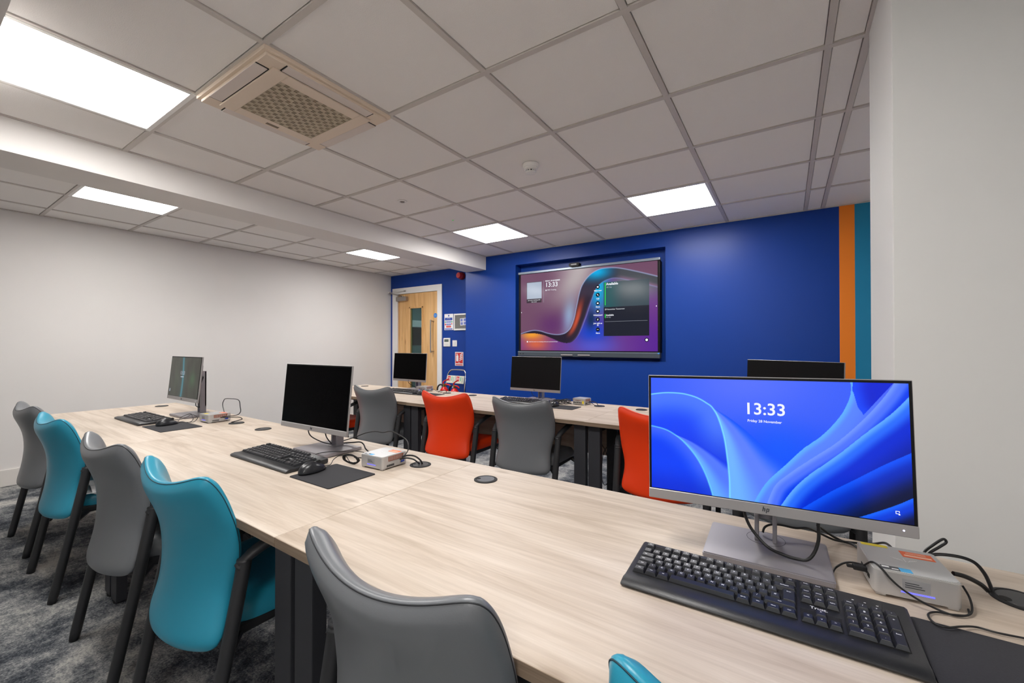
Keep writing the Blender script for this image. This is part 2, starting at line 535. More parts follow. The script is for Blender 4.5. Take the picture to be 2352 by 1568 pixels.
ceiling_region(XPIL, XR, YP1, YB, GX, set())
GXL = -4.625+6*0.6
ceiling_region(XL, XBR, 0.207, YR, GXL, set(LIGHTS_L))

def ceiling_light(x, y, label, z=H):
    t = thing('ceiling_light', label, 'light panel', (x, y, z), 0, 'square ceiling light panels')
    a, b = 0.2985, 0.277
    f = B()
    for (p, q, r, s) in ((-a, a, -a, -b), (-a, a, b, a), (-a, -b, -b, b), (b, a, -b, b)):
        f.box(p, q, r, s, -0.004, 0.02, bev=0.0015, seg=1)
    f.obj('frame', M_white, t)
    B().box(-b, b, -b, b, -0.001, 0.012).obj('diffuser', M_lampface, t)
lab = {(-3, -2): 'large bright square light panel beside the air conditioner, at the left edge', (-3, 3): 'square light panel near the blue wall, right beside the ceiling beam',
       (0, 3): 'square light panel near the blue wall, above the right half of the big display', (0, -2): 'square light panel over the nearest chairs, above the frame'}
for i, j in LIGHTS: ceiling_light(GX+(i+0.5)*0.6, GY+(j+0.5)*0.6, lab[(i, j)])
labl = {(-6, -1): 'light panel half hidden behind the ceiling beam, nearest the left wall', (-6, 3): 'small far light panel behind the beam, towards the door'}
for i, j in LIGHTS_L: ceiling_light(GXL+(i+0.5)*0.6, GY+(j+0.5)*0.6, labl[(i, j)])
ceiling_light(0.35, -1.2, 'added light panel out of view behind the camera, brightening pillar and chair backs', ZB)  # extra unseen panel, added to lift the pillar, ceiling and chair backs
# panel added so the corridor behind the glass does not go dark
t = thing('corridor_fill_light', 'unseen panel added to light the corridor behind the door glass', 'light panel', (-5.2, 5.9, 2.35))
B().box(-0.3, 0.3, -0.3, 0.3, -0.02, 0.0, bev=0.004).obj('frame', M_white, t)
B().box(-0.27, 0.27, -0.27, 0.27, -0.024, -0.019).obj('diffuser', emis_mat('corridor_fill', LAMP_COL, 12.0), t)

# ------------------------------------------------------------------ air-conditioning cassette
def air_con():
    t = thing('air_conditioner', 'cream ceiling cassette air conditioner with square woven grille', 'air conditioner', (-1.962, 1.112, H))
    f = B()
    a = 0.305
    # stepped rim
    f.box(-a, a, -a, a, -0.018, 0.0, bev=0.002, seg=1)
    f.box(-a+0.014, a-0.014, -a+0.014, a-0.014, -0.030, -0.017, bev=0.002, seg=1)
    f.obj('frame', M_cream, t)
    c = B(); g = 0.2375
    for (p, q, r, s) in ((-g, g, -g, -0.176), (-g, g, 0.176, g), (-g, -0.176, -0.176, 0.176), (0.176, g, -0.176, 0.176)):
        c.box(p, q, r, s, -0.038, -0.029, bev=0.0012, seg=1)
    c.obj('centre_panel', M_cream, t)
    for k in range(4):
        m = Matrix.Rotation(k*PI/2, 4, 'Z')
        B().box(-0.205, 0.205, -0.292, -0.242, -0.0335, -0.0305, bev=0.001, seg=1, mtx=m).obj('flap', M_cream2, t)
        B().box(-0.208, 0.208, -0.2425, -0.2375, -0.0312, -0.0298, mtx=m).obj('slot', M_dark, t)
        for sx in (-1, 1):
            B().box(sx*0.2085-0.0025, sx*0.2085+0.0025, -0.290, -0.240, -0.0312, -0.0298, mtx=m).obj('slot_end', M_dark, t)
    B().box(-0.176, 0.176, -0.176, 0.176, -0.0305, -0.0300).obj('filter_backing', mat('ac_dark', (88, 76, 58), 0.8), t)
    gr = B(); n = 16; w = 0.352; cs = w/n
    for k in range(n+1):
        p = -w/2+k*cs
        gr.box(p-0.0011, p+0.0011, -w/2, w/2, -0.0375, -0.0306); gr.box(-w/2, w/2, p-0.0011, p+0.0011, -0.0375, -0.0306)
    for i in range(n):
        for j in range(n):
            x, y = -w/2+i*cs, -w/2+j*cs
            if (i+j) % 2 == 0:
                gr.box(x+cs/2-0.0012, x+cs/2+0.0012, y, y+cs, -0.0370, -0.0306)
            else:
                for q in (0.22, 0.5, 0.78):
                    gr.box(x, x+cs, y+cs*q-0.0024, y+cs*q+0.0024, -0.0368, -0.0306)
    gr.obj('grille', M_grille, t)['kind'] = 'stuff'
    b = B()
    b.box(-0.224, -0.205, -0.04, 0.02, -0.0388, -0.0380); b.obj('badge', mat('ac_badge', (120, 104, 86), 0.6), t)
air_con()

# ------------------------------------------------------------------ small ceiling devices
t = thing('smoke_detector', 'round white smoke detector hanging from a ceiling tile', 'smoke detector', (-1.361, 2.294, H))
B().lathe([(0, 0), (0.052, 0), (0.052, -0.014), (0.047, -0.022), (0.0, -0.022)], n=32).obj('base', M_white, t, smooth=True)
B().lathe([(0, -0.022), (0.044, -0.022), (0.043, -0.032), (0.034, -0.036), (0, -0.036)], n=32).obj('collar', M_white, t, smooth=True)
B().lathe([(0, -0.036), (0.022, -0.036), (0.022, -0.048), (0, -0.048)], n=24).obj('chamber', M_dark, t, smooth=True)
v = B()
for k in range(10):
    a = 2*PI*k/10; v.box(0.022, 0.033, -0.003, 0.003, -0.050, -0.034, mtx=Matrix.Rotation(a, 4, 'Z'))
v.obj('fin', M_white, t)
B().lathe([(0, -0.048), (0.034, -0.048), (0.031, -0.056), (0.02, -0.060), (0, -0.061)], n=28).obj('cap', M_white, t, smooth=True)
t = thing('ceiling_sensor', 'flat round white sensor disc set into a ceiling tile', 'sensor', (-2.571, 2.317, H))
B().lathe([(0, 0.0), (0.038, 0), (0.036, -0.005), (0.024, -0.007), (0.022, -0.003), (0, -0.003)], n=28).obj('ring', M_white, t, smooth=True)
B().lathe([(0, -0.003), (0.018, -0.003), (0.013, -0.010), (0, -0.012)], n=20).obj('lens', mat('sensor_lens', (120, 116, 112), 0.4), t, smooth=True)
t = thing('indicator_lamp', 'tiny green indicator lamp in a ceiling tile', 'indicator', (-2.568, 2.922, H))
B().lathe([(0, 0), (0.011, 0), (0.010, -0.003), (0, -0.003)], n=16).obj('bezel', M_white, t, smooth=True)
B().lathe([(0, -0.003), (0.0055, -0.003), (0.004, -0.006), (0, -0.007)], n=12).obj('bulb', M_ledg, t, smooth=True)

# ------------------------------------------------------------------ door in the recess
d = struct(bpy.data.objects.new('door_1', None)); COL.objects.link(d); d.location = (DX0, YR, 0)
DW = DX1-DX0
fr = B()
fr.box(-0.107, 0.012, -0.018, -0.0005, 0, DZ-0.0125, bev=0.002); fr.box(DW-0.012, DW+0.081, -0.018, -0.0005, 0, DZ-0.0125, bev=0.002); fr.box(-0.107, DW+0.081, -0.018, -0.0005, DZ-0.012, DZ+0.085, bev=0.002)
fr.box(0.0, 0.012, 0, 0.12, 0, DZ-0.013); fr.box(DW-0.012, DW, 0, 0.12, 0, DZ-0.013); fr.box(0, DW, 0, 0.12, DZ-0.012, DZ)
fr.obj('architrave', mat('door_frame_white', (232, 231, 230), 0.35), d)
# leaf with vision panel
vx0, vx1, vz0, vz1 = 0.296, 0.561, 0.42, 1.79
lf = B(); l0, l1, lt = 0.0145, DW-0.0145, DZ-0.015
ly0, ly1 = 0.004, 0.048
lf.box(l0, vx0, ly0, ly1, 0.006, lt); lf.box(vx1, l1, ly0, ly1, 0.006, lt); lf.box(vx0, vx1, ly0, ly1, 0.006, vz0); lf.box(vx0, vx1, ly0, ly1, vz1, lt)
leaf = lf.obj('leaf', M_door, d)
bd = B(); w = 0.022
bd.box(vx0-w, vx0+0.004, -0.006, ly0, vz0-w, vz1+w, bev=0.003); bd.box(vx1-0.004, vx1+w, -0.006, ly0, vz0-w, vz1+w, bev=0.003)
bd.box(vx0-w, vx1+w, -0.006, ly0, vz1-0.004, vz1+w, bev=0.003); bd.box(vx0-w, vx1+w, -0.006, ly0, vz0-w, vz0+0.004, bev=0.003)
bd.obj('glazing_bead', M_door, leaf)
gm = bpy.data.materials.new('door_glass'); gm.use_nodes = True
nt = gm.node_tree; nt.nodes.remove(nt.nodes['Principled BSDF'])
tr = nt.nodes.new('ShaderNodeBsdfTransparent'); tr.inputs[0].default_value = (0.62, 0.80, 0.82, 1)
gl = nt.nodes.new('ShaderNodeBsdfGlossy'); gl.inputs['Roughness'].default_value = 0.02
fz = nt.nodes.new('ShaderNodeValue'); fz.outputs[0].default_value = 0.05
mx = nt.nodes.new('ShaderNodeMixShader')
nt.links.new(fz.outputs[0], mx.inputs[0]); nt.links.new(tr.outputs[0], mx.inputs[1]); nt.links.new(gl.outputs[0], mx.inputs[2])
nt.links.new(mx.outputs[0], nt.nodes['Material Output'].inputs[0])
B().box(vx0, vx1, 0.022, 0.028, vz0, vz1).obj('pane', gm, leaf)
h = B(); hx = DW-0.105
h.tube([(hx, 0.004, 1.10), (hx, -0.05, 1.10), (hx, -0.062, 1.115), (hx, -0.062, 1.55), (hx, -0.05, 1.565), (hx, 0.004, 1.565)], 0.0105, n=10, sub=4)
h.obj('pull_handle', M_steel, leaf, smooth=True)
for z in (0.22, 0.72, 1.25, 1.78):
    B().cyl((0.004, -0.004, z), 0.008, 0.11, n=10).obj('hinge', M_steel, leaf)
bg = B().cyl((DW-0.065, 0.001, 1.655), 0.036, 0.004, n=28, axis='Y').obj('fire_door_badge', M_bluebadge, leaf)
tb = B()
for k, (s, z) in enumerate((('Fire door', 0.009), ('keep shut', -0.009))):
    vv, ff = text_bm(s, 0.0135); tb.raw(vv, ff, Matrix.Translation((DW-0.065, -0.0016, 1.655+z)) @ UPRIGHT)
tb.obj('badge_lettering', M_paper, bg)
cl = B().box(0.012, 0.25, -0.052, 0.004, 1.915, 1.985, bev=0.006).obj('door_closer', M_steel, leaf)
a = B()
a.bar((0.15, -0.03, 1.992), (-0.10, -0.10, 2.055), 0.018, 0.006); a.bar((-0.10, -0.10, 2.062), (0.19, -0.018, 2.075), 0.018, 0.006)
a.cyl((-0.10, -0.10, 2.058), 0.012, 0.02, n=12); a.cyl((0.15, -0.03, 1.992), 0.012, 0.016, n=12); a.box(0.17, 0.215, -0.024, -0.016, 2.064, 2.086)
a.obj('closer_arm', M_steel, cl)

# ------------------------------------------------------------------ things on the recessed wall
y0 = YR
t = thing('fire_action_notice', 'white fire action notice with blue, green and red bands beside the door', 'notice', (-4.26, y0, 1.545))
B().box(-0.087, 0.087, -0.006, 0, -0.123, 0.121, bev=0.002).obj('board', M_paper, t)
for nm, z, hh, x0, x1, m in (('header_band', 0.044, 0.040, -0.075, 0.072, M_bluesign), ('blue_band', 0.0, 0.024, -0.048, 0.046, M_lilac), ('blue_band', -0.036, 0.024, -0.048, 0.046, M_lilac),
                             ('red_band', -0.070, 0.026, -0.048, 0.046, M_redsign), ('footer_band', -0.106, 0.022, -0.075, 0.072, M_lilac),
                             ('green_symbol', 0.0, 0.024, -0.075, -0.056, M_greensign), ('green_symbol', 0.0, 0.02, 0.054, 0.073, M_greensign), ('red_symbol', -0.036, 0.026, -0.075, -0.056, M_redsign), ('red_symbol', -0.03, 0.02, 0.054, 0.070, M_redsign)):
    B().box(x0, x1, -0.0075, -0.005, z-hh/2, z+hh/2).obj(nm, m, t)
r = B(); r.cyl((0, -0.0065, 0.094), 0.014, 0.002, n=20, axis='Y'); r.obj('emblem', M_bluesign, t)
tb = B()
for s, z, sz in (('Fire action', 0.052, 0.015), ('Any person discovering a fire', 0.036, 0.0085), ('Sound the alarm', 0.0, 0.0095), ('Call the brigade', -0.036, 0.0095), ('On hearing the alarm', -0.07, 0.008), ('Do not stop to collect belongings', -0.106, 0.0075)):
    vv, ff = text_bm(s, sz); tb.raw(vv, ff, Matrix.Translation((0, -0.0079, z)) @ UPRIGHT)
vv, ff = text_bm('!', 0.02, bold=0.001); tb.raw(vv, ff, Matrix.Translation((0, -0.0079, 0.094)) @ UPRIGHT)
tb.obj('lettering', M_paper, t)

t = thing('pinboard', 'grey felt pinboard in a silver frame, partly hidden by the blue wall', 'pinboard', (-3.93, y0, 1.54))
pf = B()
for (p, q, r_, s) in ((-0.22, 0.22, 0.098, 0.122), (-0.22, 0.22, -0.125, -0.10), (-0.22, -0.196, -0.10, 0.098), (0.196, 0.22, -0.10, 0.098)):
    pf.box(p, q, -0.022, 0, r_, s, bev=0.004)
pf.obj('frame', M_white, t)
B().box(-0.2, 0.2, -0.010, 0, -0.105, 0.105).obj('felt', M_greyfelt, t)
pp = B().box(-0.10, 0.09, -0.013, -0.010, -0.05, 0.055, mtx=Matrix.Rotation(-0.06, 4, 'Y')).obj('pinned_sheet', M_paper, t)
q = B()
for x in (-0.07, -0.01):
    for z in (-0.022, 0.028): q.box(x-0.021, x+0.021, -0.0138, -0.0128, z-0.019, z+0.019, mtx=Matrix.Rotation(-0.06, 4, 'Y'))
q.obj('printed_block', M_lilac, pp)

t = thing('thermostat', 'white wall controller with a small grey display', 'thermostat', (-4.29, y0, 1.24))
B().box(-0.066, 0.066, -0.02, 0, -0.065, 0.064, bev=0.006).obj('case', M_white, t)
B().box(-0.044, 0.040, -0.0215, -0.018, 0.004, 0.044).obj('display', M_lcd, t)
for k in range(3): B().box(-0.044+k*0.03, -0.020+k*0.03, -0.0212, -0.019, -0.036, -0.024, bev=0.001, seg=1).obj('button', mat('button_grey', (205, 205, 203), 0.5), t)
t = thing('light_switch', 'small square white light switch right of the thermostat', 'light switch', (-4.14, y0, 1.222))
B().box(-0.044, 0.044, -0.009, 0, -0.046, 0.046, bev=0.003).obj('plate', M_white, t)
B().box(-0.013, 0.013, -0.014, -0.008, -0.022, 0.022, bev=0.002).obj('rocker', M_white, t)

t = thing('fire_extinguisher_sign', 'red and white fire extinguisher sign above the trolley', 'sign', (-4.055, y0, 0.992))
B().box(-0.080, 0.080, -0.004, 0, -0.103, 0.102, bev=0.001).obj('board', M_paper, t)
B().box(-0.069, 0.069, -0.0055, -0.003, -0.066, 0.090).obj('red_field', M_redsign, t)
B().box(-0.066, 0.066, -0.0055, -0.003, -0.094, -0.080).obj('red_strip', M_redsign, t)
s = B()
s.prism(rrect(-0.056, -0.012, -0.036, 0.052, 0.010), 0.0056, 0.0064, mtx=UPRIGHT); s.box(-0.040, -0.028, -0.0064, -0.0056, 0.05, 0.07); s.box(-0.060, -0.024, -0.0064, -0.0056, 0.066, 0.075)
for k in range(4):
    s.bar((0.004+k*0.004, -0.006, -0.026+k*0.026), (0.062, -0.006, 0.004+k*0.026), 0.0008, 0.012+0.002*(k % 2), xdir=(0, 1, 0))
s.obj('pictogram', M_paper, t)
tb = B(); vv, ff = text_bm('Fire', 0.02, bold=0.0006); tb.raw(vv, ff, Matrix.Translation((0, -0.0062, -0.054)) @ UPRIGHT); tb.obj('lettering', M_paper, t)

t = thing('alarm_sounder', 'round red fire alarm sounder high on the blue wall', 'alarm', (-4.0, y0, 2.215))
mY = Matrix.Rotation(PI/2, 4, 'X')
B().lathe([(0, 0), (0.055, 0), (0.055, 0.03), (0.048, 0.038), (0, 0.038)], n=28, mtx=mY).obj('base', mat('alarm_dark_red', (120, 16, 18), 0.5), t, smooth=True)
B().lathe([(0, 0.038), (0.046, 0.038), (0.044, 0.085), (0.036, 0.095), (0.014, 0.092), (0, 0.092)], n=28, mtx=mY).obj('horn', mat('alarm_red', (190, 48, 50), 0.45), t, smooth=True)

# ------------------------------------------------------------------ fire-extinguisher trolley
t = thing('extinguisher_trolley', 'chrome tube trolley with two instruction plates by the blue wall', 'trolley', (-3.96, 4.56, 0), -0.05)
fr = B()
fr.tube([(-0.19, -0.04, 0.03), (-0.19, -0.02, 0.35), (-0.185, 0.0, 0.60), (-0.175, 0.03, 0.76), (-0.14, 0.05, 0.825), (-0.08, 0.055, 0.84), (0.08, 0.055, 0.84), (0.14, 0.05, 0.825), (0.175, 0.03, 0.76), (0.185, 0.0, 0.60), (0.19, -0.02, 0.35), (0.19, -0.04, 0.03)], 0.011, n=10)
fr.obj('hoop_frame', M_chrome, t, smooth=True)
B().box(-0.21, 0.21, -0.20, 0.02, 0.02, 0.04, bev=0.006).obj('base_plate', M_chrome, t)
B().box(-0.18, 0.18, -0.035, -0.025, 0.30, 0.33, bev=0.003).obj('cross_bar', M_chrome, t)
for sx in (-1, 1):
    B().cyl((sx*0.22, 0.02, 0.05), 0.05, 0.02, n=20, axis='X', bev=0.005).obj('wheel', M_rubber, t)
    p = B().box(-0.082, 0.082, -0.004, 0, -0.055, 0.055, bev=0.001, seg=1).obj('instruction_plate', mat('plate_cream', (226, 228, 212), 0.5), t, loc=(sx*0.086, 0.004, 0.705), rot=(-0.22, 0, 0))
    B().box(-0.066, -0.012, -0.006, -0.003, -0.026, 0.044).obj('red_print', M_redsign, p)
    B().box(-0.052, -0.044, -0.0068, -0.005, -0.022, 0.030).obj('white_print', M_paper, p)
    B().box(-0.030, -0.022, -0.0068, -0.005, -0.022, 0.026).obj('white_print', M_paper, p)
    B().box(0.004, 0.028, -0.006, -0.003, -0.020, 0.040).obj('green_print', mat('pale_green_print', (150, 200, 175), 0.5), p)
    B().box(0.038, 0.064, -0.006, -0.003, -0.04, 0.034).obj('grey_print', mat('pale_print', (190, 200, 190), 0.5), p)

def extinguisher(x, y, hgt, label, rz, gauge):
    t = thing('fire_extinguisher', label, 'extinguisher', (x, y, 0.041), rz, 'extinguishers on the trolley')
    R = 0.072
    B().lathe([(0, 0), (R-0.006, 0), (R, 0.008), (R, hgt-0.10), (R*0.9, hgt-0.055), (R*0.6, hgt-0.02), (0.024, hgt), (0, hgt)], n=32).obj('cylinder', M_red, t, smooth=True)
    B().box(-0.05, 0.05, -R-0.001, -R+0.02, 0.16, 0.34, bev=0.002).obj('instruction_label', M_paper, t)
    B().cyl((0, 0, hgt+0.02), 0.02, 0.045, n=16).obj('valve', mat('brass', (190, 150, 70), 0.3, metal=0.9), t, smooth=True)
    hb = B(); hb.tube([(-0.02, 0, hgt+0.03), (0.03, 0, hgt+0.035), (0.075, 0, hgt+0.028), (0.10, 0, hgt+0.01)], 0.009, n=8); hb.obj('carry_handle', M_red, t, smooth=True)
    hl = B(); hl.tube([(-0.02, 0, hgt+0.045), (-0.01, 0, hgt+0.075), (0.04, 0, hgt+0.10), (0.075, 0, hgt+0.115)], 0.009, n=8); hl.obj('lever', M_red, t, smooth=True)
    hs = B(); hs.tube([(-0.02, 0, hgt+0.02), (-0.06, -0.01, hgt+0.03), (-0.095, -0.015, hgt-0.01), (-0.10, -0.015, hgt-0.12), (-0.085, -0.015, 0.12)], 0.011, n=8); hs.obj('hose', M_cable, t, smooth=True)
    if gauge: B().cyl((0, -0.026, hgt+0.02), 0.014, 0.012, n=16, axis='Y').obj('gauge', M_chrome, t)
extinguisher(-4.06, 4.44, 0.565, 'red extinguisher with a black hose, on the trolley side nearer the door', 0.3, False)
extinguisher(-3.86, 4.43, 0.555, 'red extinguisher with a pale label, on the trolley side against the blue wall', -0.2, True)

# ------------------------------------------------------------------ pictures shown on the screens (flat images)
def srgb2lin(a):
    a = np.clip(a, 0, 255)/255.0
    return np.where(a <= 0.04045, a/12.92, ((a+0.055)/1.055)**2.4)
def curve(pts, n=240):
    P = [Vector((p[0], p[1], 0)) for p in pts]
    Q = catmull(P, max(2, n//len(P)))
    return np.array([(q.x, q.y) for q in Q])
def dist_to(U, V, C, asp):
    d = np.full(U.shape, 9.0)
    for k in range(len(C)-1):
        ax, ay = C[k][0]*asp, C[k][1]; bx, by = C[k+1][0]*asp, C[k+1][1]
        dx, dy = bx-ax, by-ay; l2 = dx*dx+dy*dy+1e-12
        t = np.clip(((U*asp-ax)*dx+(V-ay)*dy)/l2, 0, 1)
        d = np.minimum(d, np.hypot(U*asp-ax-t*dx, V-ay-t*dy))
    return d
def inside(U, V, poly):
    r = np.zeros(U.shape, bool); n = len(poly); j = n-1
    for i in range(n):
        xi, yi = poly[i]; xj, yj = poly[j]
        c = ((yi > V) != (yj > V)) & (U < (xj-xi)*(V-yi)/((yj-yi)+1e-12)+xi)
        r ^= c; j = i
    return r
def sm(x, a, b):
    t = np.clip((x-a)/(b-a), 0, 1); return t*t*(3-2*t)
def mixc(img, col, f):
    return img*(1-f[..., None])+np.array(col, float)*f[..., None]
def grid(nx, ny):
    u = np.linspace(0, 1, nx); v = np.linspace(0, 1, ny)
    return np.meshgrid(u, v)

def pic_blue(nx, ny):
    U, V = grid(nx, ny); A = 1.72
    img = np.zeros((ny, nx, 3)); img[:] = (52, 92, 250)
    img = mixc(img, (84, 112, 255), np.exp(-(((U-0.42)/0.3)**2+((V-0.02)/0.28)**2)))
    img = mixc(img, (0, 70, 255), sm(V, 0.25, 0.75)*0.95)
    img = mixc(img, (0, 96, 255), np.exp(-(((U-0.56)/0.12)**2+((V-0.58)/0.2)**2))*0.5)
    c1 = curve([(-0.02, 0.160), (0.05, 0.138), (0.098, 0.132), (0.151, 0.136), (0.196, 0.153), (0.228, 0.175), (0.259, 0.208), (0.286, 0.247), (0.312, 0.338), (0.335, 0.497), (0.347, 0.678), (0.354, 0.846), (0.354, 1.02)])
    ar = curve([(0.286, 0.247), (0.366, 0.336), (0.433, 0.435), (0.513, 0.575), (0.58, 0.669), (0.64, 0.80), (0.70, 1.02)])
    c2 = curve([(-0.02, 0.438), (0.063, 0.464), (0.116, 0.51), (0.161, 0.575), (0.211, 0.684), (0.247, 0.805), (0.271, 0.926), (0.285, 1.02)])
    br = curve([(0.109, 0.502), (0.193, 0.551), (0.267, 0.62), (0.348, 0.715)])
    d1 = dist_to(U, V, c1, A); d2 = dist_to(U, V, c2, A)
    # flare to the right of the first ridge
    P = np.vstack([c1[np.argmin(abs(c1[:, 1]-0.247)+(c1[:, 0] < 0.25)*9):], ar[::-1]])
    f = inside(U, V, P)
    dr = dist_to(U, V, ar, A)
    k = d1/(d1+dr+1e-6)
    col = mixc(mixc(np.zeros_like(img)+np.array((112, 180, 255.)), (92, 128, 255), sm(k, 0.1, 0.5)), (10, 84, 255), sm(k, 0.6, 1.0))
    img[f] = col[f]
    # inside of the first arc
    P = np.vstack([c1, [(-0.02, 1.02)]]); f = inside(U, V, P)
    col = np.zeros_like(img)+np.array((74, 120, 255.))
    col = mixc(col, (20, 70, 252), sm(d1, 0.03, 0.28)); col = mixc(col, (0, 40, 226), sm(V, 0.35, 0.8)*0.8)
    img[f] = col[f]
    P = np.vstack([br, [(0.354, 0.846), (0.354, 1.02)], c2[::-1]]); f2 = inside(U, V, P) & f
    db = dist_to(U, V, br, A); k = d2/(d2+db+1e-6)
    col = mixc(np.zeros_like(img)+np.array((104, 176, 255.)), (84, 122, 255), sm(k, 0.05, 0.5)); col = mixc(col, (20, 60, 240), sm(k, 0.7, 1.0))
    img[f2] = col[f2]
    P = np.vstack([c2, [(-0.02, 1.02)]]); f3 = inside(U, V, P)
    col = mixc(np.zeros_like(img)+np.array((60, 100, 255.)), (0, 64, 250), sm(d2, 0.0, 0.16)); col = mixc(col, (0, 30, 190), sm(V, 0.75, 1.05)*0.6)
    img[f3] = col[f3]
    # ribbons on the right, one behind the other
    far = [(1.02, 1.02), (1.02, -0.02)]
    e1 = curve([(0.816, -0.02), (0.817, 0.068), (0.806, 0.151), (0.776, 0.267), (0.717, 0.41), (0.642, 0.538), (0.58, 0.669), (0.51, 0.815), (0.471, 0.935), (0.450, 1.02)])
    f = inside(U, V, np.vstack([e1, far])); d = dist_to(U, V, e1, A)
    col = mixc(np.zeros_like(img)+np.array((96, 176, 255.)), (88, 132, 255), sm(d, 0.0, 0.05)); col = mixc(col, (72, 100, 250), sm(d, 0.05, 0.22))
    img[f] = col[f]
    e1b = curve([(0.824, -0.02), (0.8225, 0.06), (0.826, 0.085), (0.837, 0.178), (0.852, 0.281), (0.763, 0.463), (0.665, 0.617)])
    f = inside(U, V, np.vstack([e1b[:int(len(e1b)*0.62)], [(0.954, 0.0), (0.954, -0.02)]]))
    d = dist_to(U, V, e1b, A); col = mixc(np.zeros_like(img)+np.array((16, 70, 252.)), (0, 34, 214), sm(d, 0.0, 0.1)); img[f] = col[f]
    e2 = curve([(0.962, -0.02), (0.921, 0.11), (0.852, 0.282), (0.763, 0.463), (0.665, 0.617), (0.589, 0.741), (0.535, 0.851), (0.500, 1.02)])
    f = inside(U, V, np.vstack([e2, far])); d = dist_to(U, V, e2, A)
    col = mixc(np.zeros_like(img)+np.array((112, 150, 255.)), (78, 116, 255), sm(d, 0.0, 0.045)); col = mixc(col, (4, 60, 240), sm(d, 0.05, 0.10)); col = mixc(col, (0, 44, 214), sm(d, 0.10, 0.18))
    img[f] = col[f]
    e3 = curve([(1.02, 0.05), (0.999, 0.099), (0.943, 0.226), (0.855, 0.387), (0.761, 0.565), (0.663, 0.732), (0.602, 0.864), (0.550, 1.02)])
    f = inside(U, V, np.vstack([e3, [(1.02, 1.02)]])); d = dist_to(U, V, e3, A)
    col = mixc(np.zeros_like(img)+np.array((96, 170, 255.)), (40, 108, 255), sm(d, 0.0, 0.05)); col = mixc(col, (0, 44, 216), sm(d, 0.05, 0.12)); col = mixc(col, (0, 22, 140), sm(d, 0.12, 0.34))
    img[f] = col[f]
    e4 = curve([(1.02, 0.47), (0.995, 0.501), (0.914, 0.6), (0.826, 0.72), (0.733, 0.846), (0.62, 1.02)])
    f = inside(U, V, np.vstack([e4, [(1.02, 1.02)]])); d = dist_to(U, V, e4, A)
    col = mixc(np.zeros_like(img)+np.array((10, 84, 250.)), (0, 46, 196), sm(d, 0.0, 0.08)); col = mixc(col, (6, 16, 58), sm(d, 0.06, 0.24))
    img[f] = col[f]
    e5 = curve([(1.02, 0.785), (0.994, 0.819), (0.949, 0.876), (0.886, 0.944), (0.81, 1.02)])
    f = inside(U, V, np.vstack([e5, [(1.02, 1.02)]])); d = dist_to(U, V, e5, A)
    col = mixc(np.zeros_like(img)+np.array((20, 100, 255.)), (0, 60, 220), sm(d, 0.0, 0.05)); col = mixc(col, (4, 14, 60), sm(d, 0.05, 0.13))
    img[f] = col[f]
    img = mixc(img, (130, 232, 255), np.exp(-(d1/0.0055)**2)*0.95); img = mixc(img, (110, 215, 255), np.exp(-(d2/0.0055)**2)*0.9)
    return img

